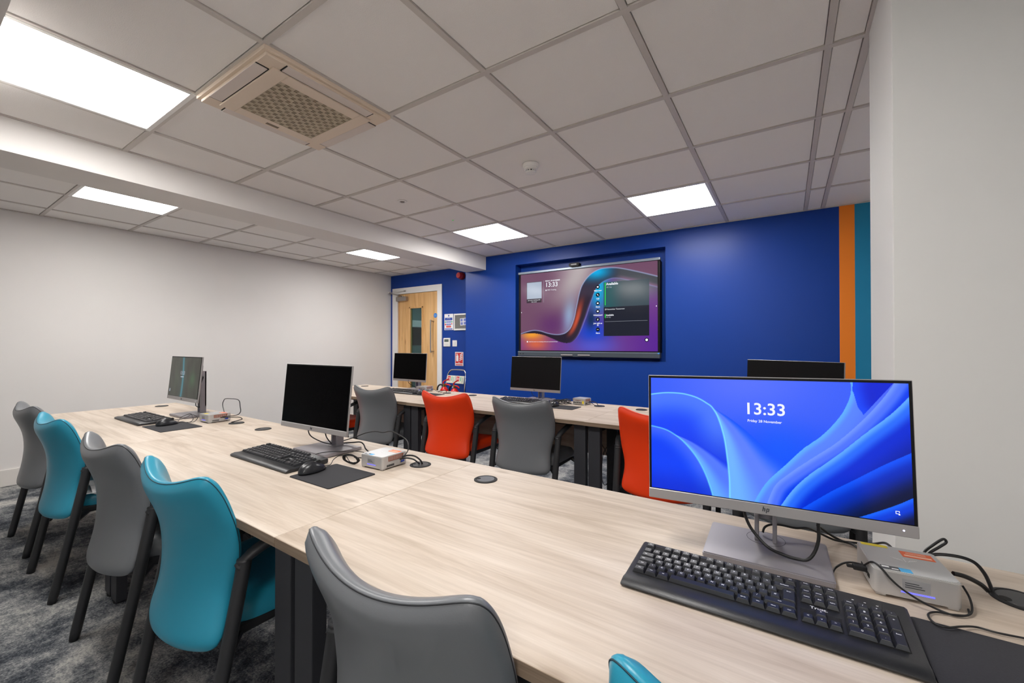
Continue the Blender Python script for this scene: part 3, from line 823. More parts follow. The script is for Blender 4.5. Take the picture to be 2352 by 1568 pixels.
def pic_wave(nx, ny):
    U, V = grid(nx, ny); A = 1.78
    img = np.zeros((ny, nx, 3)); img[:] = (116, 78, 104)
    img = mixc(img, (186, 174, 176), np.exp(-(((U*0.9+V*0.25-0.43)/0.13)**2))*sm(V, 0.62, 0.1))
    img = mixc(img, (160, 196, 226), np.exp(-(((U-0.40+(V-0.5)*0.08)/0.05)**2+((V-0.6)/0.22)**2))*0.9)
    img = mixc(img, (96, 44, 110), np.exp(-(((U-0.26)/0.12)**2+((V-0.68)/0.16)**2))*0.75)
    top = curve([(-0.02, 0.795), (0.003, 0.781), (0.058, 0.755), (0.115, 0.74), (0.171, 0.751), (0.219, 0.776), (0.266, 0.793), (0.313, 0.799), (0.352, 0.79), (0.378, 0.77), (0.404, 0.729), (0.423, 0.668), (0.439, 0.587), (0.449, 0.506), (0.462, 0.405), (0.475, 0.305), (0.493, 0.216), (0.518, 0.149), (0.546, 0.097), (0.579, 0.058), (0.62, 0.03), (0.661, 0.023), (0.718, 0.028), (0.774, 0.047), (0.882, 0.104), (1.02, 0.186)])
    bot = curve([(-0.02, 0.80), (0.003, 0.789), (0.058, 0.776), (0.115, 0.778), (0.164, 0.79), (0.205, 0.807), (0.246, 0.835), (0.286, 0.862), (0.325, 0.889), (0.364, 0.904), (0.39, 0.905), (0.416, 0.894), (0.441, 0.864), (0.466, 0.813), (0.488, 0.743), (0.51, 0.652), (0.529, 0.573), (0.547, 0.474), (0.569, 0.366), (0.59, 0.278), (0.617, 0.218), (0.649, 0.178), (0.684, 0.158), (0.718, 0.149), (0.76, 0.16), (0.801, 0.181), (0.882, 0.221), (1.02, 0.305)])
    # below the ribbon
    f = inside(U, V, np.vstack([bot, [(1.02, 1.02), (-0.02, 1.02)]]))
    col = np.zeros_like(img)+np.array((112, 58, 140.))
    col = mixc(col, (20, 70, 210), np.exp(-(((U-0.57)/0.13)**2+((V-0.78)/0.16)**2)))
    col = mixc(col, (0, 178, 226), sm(V, 0.7, 0.25)*np.exp(-((U-0.61)/0.07)**2))
    col = mixc(col, (96, 100, 110), sm(U, 0.66, 0.8)*sm(V, 0.5, 0.2))
    col = mixc(col, (0, 40, 70), np.exp(-(((U-0.56)/0.035)**2+((V-0.62)/0.12)**2))*0.8)
    col = mixc(col, (84, 92, 214), np.exp(-(((U-0.58)/0.16)**2+((V-0.95)/0.09)**2))*0.8)
    col = mixc(col, (92, 36, 150), sm(U, 0.7, 1.0)*sm(V, 0.45, 0.9))
    col = mixc(col, (255, 176, 44), np.exp(-(((U-0.10)/0.10)**2+((V-0.80)/0.07)**2)))
    col = mixc(col, (232, 108, 60), np.exp(-(((U-0.13)/0.11)**2+((V-0.92)/0.10)**2))*0.85)
    col = mixc(col, (150, 72, 92), sm(V, 0.93, 1.02)*sm(U, 0.3, 0.05)*0.6)
    img[f] = col[f]
    # the ribbon
    f = inside(U, V, np.vstack([top, bot[::-1]]))
    dt = dist_to(U, V, top, A); db = dist_to(U, V, bot, A); k = dt/(dt+db+1e-6)
    col = np.zeros_like(img)+np.array((36, 26, 44.))
    w = np.exp(-(((V-0.62)/0.24)**2))*sm(U, 0.36, 0.42)
    col = mixc(col, (206, 84, 54), w*np.exp(-((k-0.28)/0.25)**2))
    col = mixc(col, (50, 40, 54), w*sm(k, 0.45, 0.7)); col = mixc(col, (118, 92, 190), w*sm(k, 0.8, 1.0)*0.8)
    col = mixc(col, (58, 50, 70), sm(V, 0.42, 0.28)*0.8)
    col = mixc(col, (0, 176, 236), np.exp(-(((U-0.60)/0.10)**2+((V-0.06)/0.09)**2)))
    col = mixc(col, (70, 74, 82), sm(U, 0.70, 0.78)); col = mixc(col, (150, 100, 140), sm(U, 0.72, 0.8)*sm(k, 0.55, 1.0)*0.7)
    img[f] = col[f]
    img = mixc(img, (176, 196, 240), np.exp(-(dt/0.006)**2)*0.75)
    img = mixc(img, (150, 160, 220), np.exp(-(db/0.006)**2)*0.5*sm(U, 0.40, 0.5))
    # side panel
    f = (U > 0.651) & (U < 0.949) & (V > 0.19) & (V < 0.823)
    p = np.zeros_like(img)+np.array((26, 30, 44.))
    p2 = mixc(np.zeros_like(img)+np.array((56, 74, 84.)), (30, 96, 100), sm(U, 0.8, 0.66)*0.8)
    p = np.where((V < 0.482)[..., None], p2, p)
    img[f] = p[f]
    # plain pale square where the code is shown, with its caption box
    f = (U > 0.053) & (U < 0.179) & (V > 0.108) & (V < 0.382); img[f] = (58, 44, 56)
    f = (U > 0.055) & (U < 0.177) & (V > 0.110) & (V < 0.327); img[f] = (178, 190, 208)
    return img

def pic_green(nx, ny):
    U, V = grid(nx, ny)
    img = np.zeros((ny, nx, 3)); img[:] = (48, 50, 42)
    n = np.sin(U*23+3*np.sin(V*5))*0.5+np.sin(U*51-V*4)*0.3
    img += n[..., None]*np.array((8, 9, 8.))
    img = mixc(img, (58, 92, 60), np.exp(-(((U-0.78)/0.10)**2+((V-0.55)/0.2)**2))*0.7)
    img = mixc(img, (60, 76, 58), np.exp(-(((U-0.25)/0.1)**2+((V-0.6)/0.3)**2))*0.5)
    c = 0.44+0.03*np.sin((V-0.2)*3.2)
    img = mixc(img, (60, 140, 160), np.exp(-((U-c)/0.026)**2)*0.95); img = mixc(img, (50, 100, 108), np.exp(-((U-c)/0.07)**2)*0.4)
    return img

def screen_mesh(name, w, h, img, parent, mtx, m):
    ny, nx, _ = img.shape
    U, V = grid(nx, ny)
    co = np.stack([(U-0.5)*w, np.zeros_like(U), (0.5-V)*h], -1).reshape(-1, 3)
    idx = np.arange(nx*ny).reshape(ny, nx)
    F = np.stack([idx[1:, :-1], idx[1:, 1:], idx[:-1, 1:], idx[:-1, :-1]], -1).reshape(-1, 4)
    me = bpy.data.meshes.new(name)
    me.vertices.add(len(co)); me.vertices.foreach_set('co', co.ravel().astype(np.float32))
    me.loops.add(F.size); me.loops.foreach_set('vertex_index', F.ravel().astype(np.int32))
    me.polygons.add(len(F)); me.polygons.foreach_set('loop_start', np.arange(0, F.size, 4).astype(np.int32))
    me.update(calc_edges=True)
    at = me.color_attributes.new('picture', 'FLOAT_COLOR', 'POINT')
    c = np.ones((nx*ny, 4), np.float32); c[:, :3] = srgb2lin(img).reshape(-1, 3)
    at.data.foreach_set('color', c.ravel())
    me.validate()
    o = link(name, me, m, parent); o.matrix_local = mtx
    return o

# ------------------------------------------------------------------ big wall display
t = thing('wall_display', 'large flat touch display showing a colourful wave picture, set in the blue wall', 'display', (-1.917, YB-0.02, 1.063))
TW, TH_ = 1.695, 1.027
B().box(-TW/2, TW/2, 0.006, 0.09, 0.05, TH_-0.03, bev=0.008).obj('body', M_bezel, t)
B().box(-TW/2-0.002, TW/2+0.002, -0.006, 0.05, TH_-0.028, TH_, bev=0.006).obj('top_rail', mat('rail_grey', (138, 150, 164), 0.35, metal=0.4), t)
bb = B().box(-TW/2, TW/2, -0.014, 0.06, 0.0, 0.060, bev=0.006).obj('bottom_bar', mat('bar_grey', (74, 82, 92), 0.4, metal=0.3), t)
B().box(-TW/2, TW/2, -0.015, 0.0, 0.050, 0.058).obj('bar_edge_strip', mat('bar_edge', (130, 142, 156), 0.35, metal=0.4), bb)  # paler strip along the upper edge of the bar
for x in (-0.18, 0.03):
    B().cyl((x, -0.026, 0.022), 0.006, 0.145, n=10, axis='X').obj('stylus', mat('stylus_grey', (170, 162, 160), 0.4), bb)
B().box(TW/2-0.02, TW/2-0.002, -0.0155, -0.012, 0.046, 0.056).obj('status_light', emis_mat('status_blue', lin((60, 150, 240)), 1.0), bb)
for x in (-0.81, -0.77): B().cyl((x, -0.0145, 0.03), 0.006, 0.004, n=12, axis='Y').obj('front_port', M_dark, bb)
SW, SH = 1.640, 0.924
sz = 0.533
M_scr = screen_mat('screen_lit', 0.92)
scr = screen_mesh('screen', SW, SH, pic_wave(340, 192), t, Matrix.Translation((0.004, 0.004, sz)), M_scr)
def put(bm_, txt, size, u, v, W, Hh, align='CENTER', bold=0.0, dy=-0.0022):
    vv, ff = text_bm(txt, size, align, bold)
    bm_.raw(vv, ff, Matrix.Translation(((u-0.5)*W, dy, (0.5-v)*Hh)) @ UPRIGHT)
tx = B()
put(tx, 'FRIDAY, 28 NOVEMBER', 0.019, 0.209, 0.112, SW, SH, 'LEFT', 0.0006)
put(tx, '13:33', 0.076, 0.209, 0.163, SW, SH, 'LEFT', 0.0008)
put(tx, 'MFD Training', 0.021, 0.226, 0.229, SW, SH, 'LEFT')
put(tx, 'Join your meeting with', 0.0185, 0.116, 0.345, SW, SH); put(tx, 'this room', 0.0185, 0.116, 0.368, SW, SH)
put(tx, 'Available', 0.037, 0.668, 0.215, SW, SH, 'LEFT', 0.001)
put(tx, 'Available', 0.024, 0.667, 0.580, SW, SH, 'LEFT', 0.0006)
put(tx, '29 November Tomorrow', 0.021, 0.658, 0.512, SW, SH, 'LEFT')
put(tx, 'Add this room to a meeting with your personal device', 0.0175, 0.072, 0.887, SW, SH, 'LEFT')
for (lab_, v) in (('Meet now', 0.283), ('Call', 0.380), ('Share', 0.477), ('Whiteboard', 0.575), ('Join with an', 0.672), ('ID', 0.694), ('More', 0.789)):
    put(tx, lab_, 0.021, 0.610, v, SW, SH, bold=0.0006)
for k, v in enumerate((0.239, 0.333, 0.433, 0.529, 0.626, 0.745)):
    x, z = (0.6095-0.5)*SW, (0.5-v)*SH
    if k == 5:
        for q in (-0.008, 0, 0.008): tx.box(x+q-0.0025, x+q+0.0025, -0.0036, -0.003, z-0.0025, z+0.0025)
    elif k == 1: tx.bar((x-0.007, -0.0034, z+0.009), (x+0.007, -0.0034, z-0.009), 0.0006, 0.007, xdir=(0, 1, 0))
    elif k == 4: put(tx, '#', 0.03, 0.6095, v, SW, SH, dy=-0.0034)
    else: tx.box(x-0.010, x+0.010, -0.0036, -0.003, z-0.008, z+0.008)
tx.box((0.212-0.5)*SW, (0.220-0.5)*SW, -0.0024, -0.002, (0.5-0.238)*SH, (0.5-0.221)*SH)
tx.box((0.054-0.5)*SW, (0.064-0.5)*SW, -0.0024, -0.002, (0.5-0.896)*SH, (0.5-0.878)*SH)
tx.cyl(((0.933-0.5)*SW, -0.0034, (0.5-0.872)*SH), 0.013, 0.0006, n=20, axis='Y')
for (u, sgn) in ((0.008, 1), (0.992, -1)):
    x = (u-0.5)*SW; tx.raw([(x-sgn*0.005, -0.0024, 0.008), (x+sgn*0.006, -0.0024, 0.0), (x-sgn*0.005, -0.0024, -0.008)], [(0, 1, 2)])
tx.obj('screen_lettering', M_txt, scr)
td = B()
put(td, 'All day', 0.022, 0.670, 0.252, SW, SH, 'LEFT'); put(td, 'All day', 0.019, 0.668, 0.604, SW, SH, 'LEFT')
td.box((0.658-0.5)*SW, (0.938-0.5)*SW, -0.0022, -0.0019, (0.5-0.656)*SH, (0.5-0.654)*SH)
td.box((0.1955-0.5)*SW, (0.1965-0.5)*SW, -0.0022, -0.0019, (0.5-0.384)*SH, (0.5-0.101)*SH)
td.obj('dim_lettering', M_txtdim, scr)
tg = B(); tg.box((0.659-0.5)*SW, (0.664-0.5)*SW, -0.0022, -0.0019, (0.5-0.462)*SH, (0.5-0.195)*SH); tg.box((0.659-0.5)*SW, (0.664-0.5)*SW, -0.0022, -0.0019, (0.5-0.612)*SH, (0.5-0.566)*SH)
tg.obj('green_bar', M_txtgreen, scr)
ti = B()
for v in (0.239, 0.333, 0.433, 0.529, 0.626, 0.745): ti.cyl(((0.6095-0.5)*SW, -0.0024, (0.5-v)*SH), 0.022, 0.0006, n=24, axis='Y')
ti.cyl(((0.933-0.5)*SW, -0.0024, (0.5-0.872)*SH), 0.021, 0.0006, n=24, axis='Y')
ti.obj('icon_disc', M_icon, scr)
t = thing('conference_camera', 'small black camera bar clipped on top of the big wall display', 'camera', (-2.0, YB-0.03, 2.094))
B().prism(rrect(-0.065, 0.065, -0.02, 0.02, 0.018), -0.03, 0.03, bev=0.004, mtx=Matrix.Translation((0, 0, 0.012)) @ UPRIGHT).obj('body', M_bezel, t, smooth=True)
B().box(-0.034, 0.034, -0.034, -0.0305, 0.006, 0.018).obj('lens_strip', mat('lens_grey', (96, 96, 100), 0.2), t)

# ------------------------------------------------------------------ desks
DH, DT = 0.72, 0.025
def make_desk(name, label, loc, rz, L, D):
    """origin at the front left corner on the floor, +x along the row, +y to the back"""
    t = thing(name, label, 'desk', loc, rz, 'bench desks')
    g = 0.0008
    top = B().box(g, L-g, 0, D, DH-DT+0.0004, DH, bev=0.0012, seg=1).obj('tabletop', M_wood, t)
    B().box(g, L-g, -0.0015, 0.0004, DH-DT, DH-0.0012).obj('edge_band', M_woodedge, top)
    B().box(g, L-g, D-0.0004, D+0.0015, DH-DT, DH-0.0012).obj('edge_band', M_woodedge, top)
    for x0, x1 in ((-0.0015+g, 0.0006), (L-0.0006, L+0.0015-g)):
        B().box(x0, x1, 0, D, DH-DT, DH-0.0012).obj('edge_band', M_woodedge, top)
    for x0 in (0.010, L-0.090):
        for yy in (0.045, D-0.180):
            B().box(x0, x0+0.08, yy, yy+0.04, 0.012, DH-DT, bev=0.003).obj('leg', M_frame, t)
            B().cyl((x0+0.04, yy+0.02, 0.006), 0.022, 0.012, n=16).obj('foot', M_rubber, t)
        B().box(x0+0.02, x0+0.06, 0.085, D-0.180, DH-DT-0.05, DH-DT, bev=0.002).obj('cross_rail', M_frame, t)
    for yy in (0.16, D-0.24):
        B().box(0.07, L-0.07, yy, yy+0.04, DH-DT-0.04, DH-DT).obj('long_rail', M_frame, t)
    B().box(0.02, L-0.02, D-0.135, D-0.117, 0.34, DH-DT-0.005, bev=0.001).obj('modesty_panel', M_modesty, t)
    for x in (0.167, L-0.163):
        p = B().lathe([(0, 0), (0.042, 0), (0.042, 0.0022), (0.039, 0.0036), (0.035, 0.0036), (0.0345, 0.0022), (0, 0.0022)], n=32).obj('cable_port', M_rubber, t, smooth=True, loc=(x, D-0.142, DH))
        B().lathe([(0, 0.0022), (0.033, 0.0022), (0.032, 0.0034), (0, 0.0034)], n=28).obj('port_lid', M_blackpl, p, smooth=True)
        B().cyl((-0.024, -0.012, 0.0032), 0.009, 0.0012, n=16).obj('cable_slot', M_dark, p)
    return t
R1Y, R1B = 0.556, 1.348
rot = -0.012
SX = -1.077
make_desk('bench_desk', 'pale oak desk nearest the camera, under the lit blue monitor', (SX, R1Y, 0), rot, 1.6, R1B-R1Y)
def along(k):   # desks left of the seam are turned slightly
    return (SX-1.6*k*math.cos(rot), R1Y-1.6*k*math.sin(rot), 0)
make_desk('bench_desk', 'middle pale oak desk of the front row, under the black monitor with the silver PC', along(1), rot, 1.6, R1B-R1Y)
make_desk('bench_desk', 'far left pale oak desk of the front row, under the green screen monitor', along(2), rot, 1.6, R1B-R1Y)
R2Y, R2B = 2.446, 3.262
for k, lb in enumerate(('right-hand pale oak desk of the back row, mostly behind the lit monitor', 'middle pale oak desk of the back row, between the orange and grey chairs', 'left-hand pale oak desk of the back row, nearest the door')):
    make_desk('bench_desk', lb, (-1.067-1.6*k, R2Y+0.006*k, 0), 0, 1.6, R2B-R2Y)

# ------------------------------------------------------------------ chairs
def interp(x, xs, ys):
    """smooth interpolation through points"""
    P = list(zip(xs, ys))
    if x <= xs[0]: return ys[0]
    if x >= xs[-1]: return ys[-1]
    for i in range(len(xs)-1):
        if xs[i] <= x <= xs[i+1]:
            h_ = xs[i+1]-xs[i]; t = (x-xs[i])/h_
            def sl(j):
                if j == 0: return (ys[1]-ys[0])/(xs[1]-xs[0])
                if j == len(xs)-1: return (ys[-1]-ys[-2])/(xs[-1]-xs[-2])
                return (ys[j+1]-ys[j-1])/(xs[j+1]-xs[j-1])
            m0, m1 = sl(i)*h_, sl(i+1)*h_
            return (2*t**3-3*t*t+1)*ys[i]+(t**3-2*t*t+t)*m0+(-2*t**3+3*t*t)*ys[i+1]+(t**3-t*t)*m1
ZS = (0.35, 0.43, 0.51, 0.59, 0.67, 0.75, 0.83, 0.90)
YS = (0.0181, 0.044, 0.0649, 0.0758, 0.0689, 0.0395, -0.0016, -0.0483)   # edge depth profile
WZ = (0.36, 0.50, 0.62, 0.75, 0.86)
WS = (0.224, 0.206, 0.230, 0.2365, 0.2318)                               # half width
BZ = (0.36, 0.60, 0.85)
BS = (0.0531, 0.074, 0.0677)                                             # rearward bulge of the middle
def back_point(a, b):
    k = (abs(a)**13+abs(b)**13)**(1/13.0)
    f = max(abs(a), abs(b))/k if k > 1e-9 else 1.0
    u, w = a*f, (b*f+1)/2
    zt = 0.844-0.048*(1-u*u)
    zb = 0.364+0.014*u*u
    z = zb+(zt-zb)*w
    y = interp(z, ZS, YS)-interp(z, BZ, BS)*(1-u*u)
    return Vector((interp(z, WZ, WS)*u, y, z))
def make_back():
    nu, nv = 30, 34
    RIM = 0.018
    def ease(i, n):
        t = 2*i/n-1
        return 0.55*t+0.45*math.sin(PI/2*t)
    A_ = [ease(i, nu) for i in range(nu+1)]; C_ = [ease(i, nv) for i in range(nv+1)]
    rear = [[back_point(a, b) for a in A_] for b in C_]
    def nrm(i, j):
        p = rear[min(i+1, nv)][j]-rear[max(i-1, 0)][j]; q = rear[i][min(j+1, nu)]-rear[i][max(j-1, 0)]
        n_ = q.cross(p); n_.normalize()
        return n_ if n_.y < 0 else -n_
    bm = bmesh.new()
    RV, FV, NR, ROLL = {}, {}, {}, {}
    def sstep(t):
        t = min(1.0, max(0.0, t)); return t*t*(3-2*t)
    for i in range(nv+1):
        for j in range(nu+1):
            a, b = abs(A_[j]), abs(C_[i])
            e = max(a, b); n_ = nrm(i, j); p = rear[i][j]; NR[i, j] = n_
            rnd = 1-math.sqrt(max(0.0, 1-max(0.0, (e-0.80)/0.20)**2))
            cush = 0.042+0.014*math.exp(-((C_[i]-0.85)/0.3)**2)
            roll = 0.012+0.009*sstep((C_[i]-0.2)/0.6)
            ROLL[i, j] = roll
            RV[i, j] = bm.verts.new(p-n_*roll*rnd)
            FV[i, j] = bm.verts.new(p-n_*(cush-(cush-roll-RIM)*rnd))
    for i in range(nv):
        for j in range(nu):
            bm.faces.new((RV[i, j], RV[i+1, j], RV[i+1, j+1], RV[i, j+1]))
            bm.faces.new((FV[i, j], FV[i, j+1], FV[i+1, j+1], FV[i+1, j]))
    ring = [(0, j) for j in range(nu+1)]+[(i, nu) for i in range(1, nv+1)]+[(nv, j) for j in range(nu-1, -1, -1)]+[(i, 0) for i in range(nv-1, 0, -1)]
    n = len(ring); ctr = Vector((0, 0, 0.6)); loops = [[RV[k] for k in ring]]
    rp = [rear[i][j] for i, j in ring]
    for q in (1, 2, 3):
        t = q/4; row = []
        for k, (i, j) in enumerate(ring):
            tan = rp[(k+1) % n]-rp[k-1]; out = tan.cross(NR[i, j]); out.normalize()
            if out.dot(rp[k]-Vector((0, rp[k].y, 0.6))) < 0: out = -out
            d_ = ROLL[i, j]+RIM*t
            row.append(bm.verts.new(rp[k]-NR[i, j]*d_+out*0.0055*math.sin(PI*t)))
        loops.append(row)
    loops.append([FV[k] for k in ring])
    for q in range(4):
        for k in range(n):
            bm.faces.new((loops[q][k], loops[q][(k+1) % n], loops[q+1][(k+1) % n], loops[q+1][k]))
    bmesh.ops.recalc_face_normals(bm, faces=bm.faces[:])
    pts = [v.co.copy() for v in loops[1]]
    me = bpy.data.meshes.new('backrest'); bm.to_mesh(me); bm.free(); me.shade_smooth()
    # sewn seam over the top and down both sides
    sp = [pts[k] for k, (i, j) in enumerate(ring) if C_[i] > -0.25]
    sb = B(); sb.tube(sp, 0.0012, n=5, smooth=False)
    ms = bpy.data.meshes.new('piping'); sb.bm.to_mesh(ms); sb.bm.free(); ms.shade_smooth()
    return me, ms
def make_seat():
    n, m_ = 20, 20
    bm = bmesh.new(); T_, L_ = {}, {}
    for i in range(n+1):
        for j in range(m_+1):
            a, b = 2*i/n-1, 2*j/m_-1
            k = (abs(a)**5+abs(b)**5)**0.2
            s_ = max(abs(a), abs(b))/k if k > 1e-6 else 1
            x = 0.232*a*s_*(0.93+0.07*(j/m_)); y = 0.285+0.225*b*s_
            e = min(1.0, k)
            r_ = math.sqrt(max(0, 1-max(0, (max(abs(a), abs(b))-0.75)/0.25)**2))
            front = max(0, (b-0.3)/0.7)**2
            side = 0.010*a*a
            T_[i, j] = bm.verts.new((x, y, 0.430+0.034*r_+side*r_-0.022*front+0.012*(b*b if b < 0 else 0)))
            L_[i, j] = bm.verts.new((x*0.97, 0.285+(y-0.285)*0.97, 0.404-0.018*front-0.014*(1-r_)*0))
    for i in range(n):
        for j in range(m_):
            bm.faces.new((T_[i, j], T_[i+1, j], T_[i+1, j+1], T_[i, j+1])); bm.faces.new((L_[i, j], L_[i, j+1], L_[i+1, j+1], L_[i+1, j]))
    ring = [(i, 0) for i in range(n+1)]+[(n, j) for j in range(1, m_+1)]+[(i, m_) for i in range(n-1, -1, -1)]+[(0, j) for j in range(m_-1, 0, -1)]
    for k in range(len(ring)):
        a, b = ring[k], ring[(k+1) % len(ring)]; bm.faces.new((T_[a], L_[a], L_[b], T_[b]))
    bmesh.ops.recalc_face_normals(bm, faces=bm.faces[:])
    me = bpy.data.meshes.new('seat'); bm.to_mesh(me); bm.free(); me.shade_smooth(); me.set_sharp_from_angle(angle=math.radians(60))
    return me
ME_BACK, ME_SEAM = make_back()
ME_SEAT = make_seat()
def leg_mesh(kind, s):
    b = B()
    if kind == 'rear':
        b.tube([(s*0.246, 0.094, 0.606), (s*0.246, 0.088, 0.56), (s*0.243, 0.04, 0.30), (s*0.238, -0.020, 0.0)], [0.0185, 0.018, 0.017, 0.015], n=10, flat=1.15, sub=6)
    elif kind == 'front':
        b.tube([(s*0.262, 0.375, 0.655), (s*0.262, 0.415, 0.60), (s*0.258, 0.438, 0.40), (s*0.250, 0.470, 0.0)], [0.016, 0.016, 0.015, 0.013], n=10, sub=6)
    else:
        b.tube([(s*0.240, 0.082, 0.585), (s*0.250, 0.115, 0.618), (s*0.262, 0.20, 0.650), (s*0.266, 0.30, 0.672), (s*0.264, 0.36, 0.668), (s*0.262, 0.395, 0.640)], [0.019, 0.021, 0.021, 0.020, 0.019, 0.017], n=10, flat=0.7, sub=6)
    me = bpy.data.meshes.new(kind); b.bm.to_mesh(me); b.bm.free(); me.shade_smooth(); me.materials.append(M_blackleg)
    return me
ME_LEG = {(k, s): leg_mesh(k, s) for k in ('rear', 'front', 'arm') for s in (-1, 1)}
fb = B()
fb.box(-0.205, 0.205, 0.085, 0.485, 0.372, 0.405, bev=0.008)
for s in (-1, 1):
    fb.tube([(s*0.18, 0.12, 0.385), (s*0.243, 0.055, 0.36)], 0.013, n=8, smooth=False); fb.tube([(s*0.18, 0.43, 0.385), (s*0.256, 0.448, 0.34)], 0.013, n=8, smooth=False)
ME_SF = bpy.data.meshes.new('seat_frame'); fb.bm.to_mesh(ME_SF); fb.bm.free(); ME_SF.materials.append(M_blackleg)
ck = {}
for c in VINYL:
    a = ME_BACK.copy(); a.materials.append(VINYL[c]); b = ME_SEAT.copy(); b.materials.append(VINYL[c]); s = ME_SEAM.copy(); s.materials.append(SEAM[c])
    ck[c] = (a, b, s)
def chair(color, label, x, y, rz=0.0, group=None):
    t = thing('armchair', label, 'chair', (x, y, 0), rz, group)
    a, b, s = ck[color]
    bk = link('backrest', a, None, t); link('piping', s, None, bk)
    link('seat', b, None, t)
    link('seat_frame', ME_SF, None, t)
    for sd in (-1, 1):
        link('leg', ME_LEG['rear', sd], None, t); link('leg', ME_LEG['front', sd], None, t); link('armrest', ME_LEG['arm', sd], None, t)
    return t
G1, G2 = 'chairs along the front row of desks', 'chairs along the back row of desks'
chair('grey', 'grey vinyl armchair at the far left end of the front row, against the white wall', -3.835, 0.498, 0.0, G1)
chair('teal', 'smaller, farther teal vinyl armchair with papers on its seat', -3.098, 0.480, 0.0, G1)
chair('grey', 'grey vinyl armchair standing between the two teal chairs on the left', -2.195, 0.474, 0.0, G1)
chair('teal', 'large teal vinyl armchair in the left foreground, beside the twin desk legs', -1.511, 0.474, 0.007, G1)
chair('grey', 'nearest grey vinyl armchair, cut by the bottom edge of the photo', -0.571, 0.455, -0.017, G1)
chair('teal', 'teal chair of which only the top corner shows at the bottom edge', 0.045, 0.455, 0.0, G1)
chair('orange', 'orange armchair mostly hidden behind the black monitor, only seat and armrest showing', -3.72, 2.36, 0.0, G2)
chair('grey', 'grey armchair of the back row right beside the black monitor, nearest the door', -3.0, 2.348, 0.08, G2)
chair('orange', 'orange armchair of the back row, fully in view between two grey ones', -2.165, 2.348, 0.05, G2)
chair('grey', 'grey armchair of the back row in front of the display, right of the orange one', -1.49, 2.348, 0.04, G2)
chair('orange', 'orange armchair of the back row half hidden by the lit blue monitor', -0.595, 2.348, 0.02, G2)
chair('grey', 'grey armchair glimpsed under the lit blue monitor behind its stand', 0.03, 2.348, 0.0, G2)
# papers on the seat
t = thing('paper_bundle', 'loose white papers on the seat of the farther teal chair', 'papers', (-2.93, 0.72, 0.466))
B().box(-0.10, 0.10, -0.14, 0.14, 0.004, 0.007, mtx=Matrix.Rotation(0.3, 4, 'Z')).obj('sheet', M_paper, t)
B().box(-0.10, 0.10, -0.14, 0.14, 0.0075, 0.011, mtx=Matrix.Rotation(-0.2, 4, 'Z')).obj('sheet', M_paper, t)
pb = B(); pb.tube([(-0.09, -0.10, 0.012), (-0.03, -0.10, 0.045), (0.05, -0.10, 0.038), (0.10, -0.10, 0.016)], 0.004, n=6)
B().raw([(-0.09, -0.13, 0.012), (-0.02, -0.13, 0.05), (0.06, -0.13, 0.04), (0.10, -0.13, 0.014), (-0.09, 0.10, 0.012), (-0.02, 0.10, 0.045), (0.06, 0.10, 0.036), (0.10, 0.10, 0.014)], [(0, 1, 5, 4), (1, 2, 6, 5), (2, 3, 7, 6)]).obj('curled_sheet', M_paper, t)
pb.bm.free()

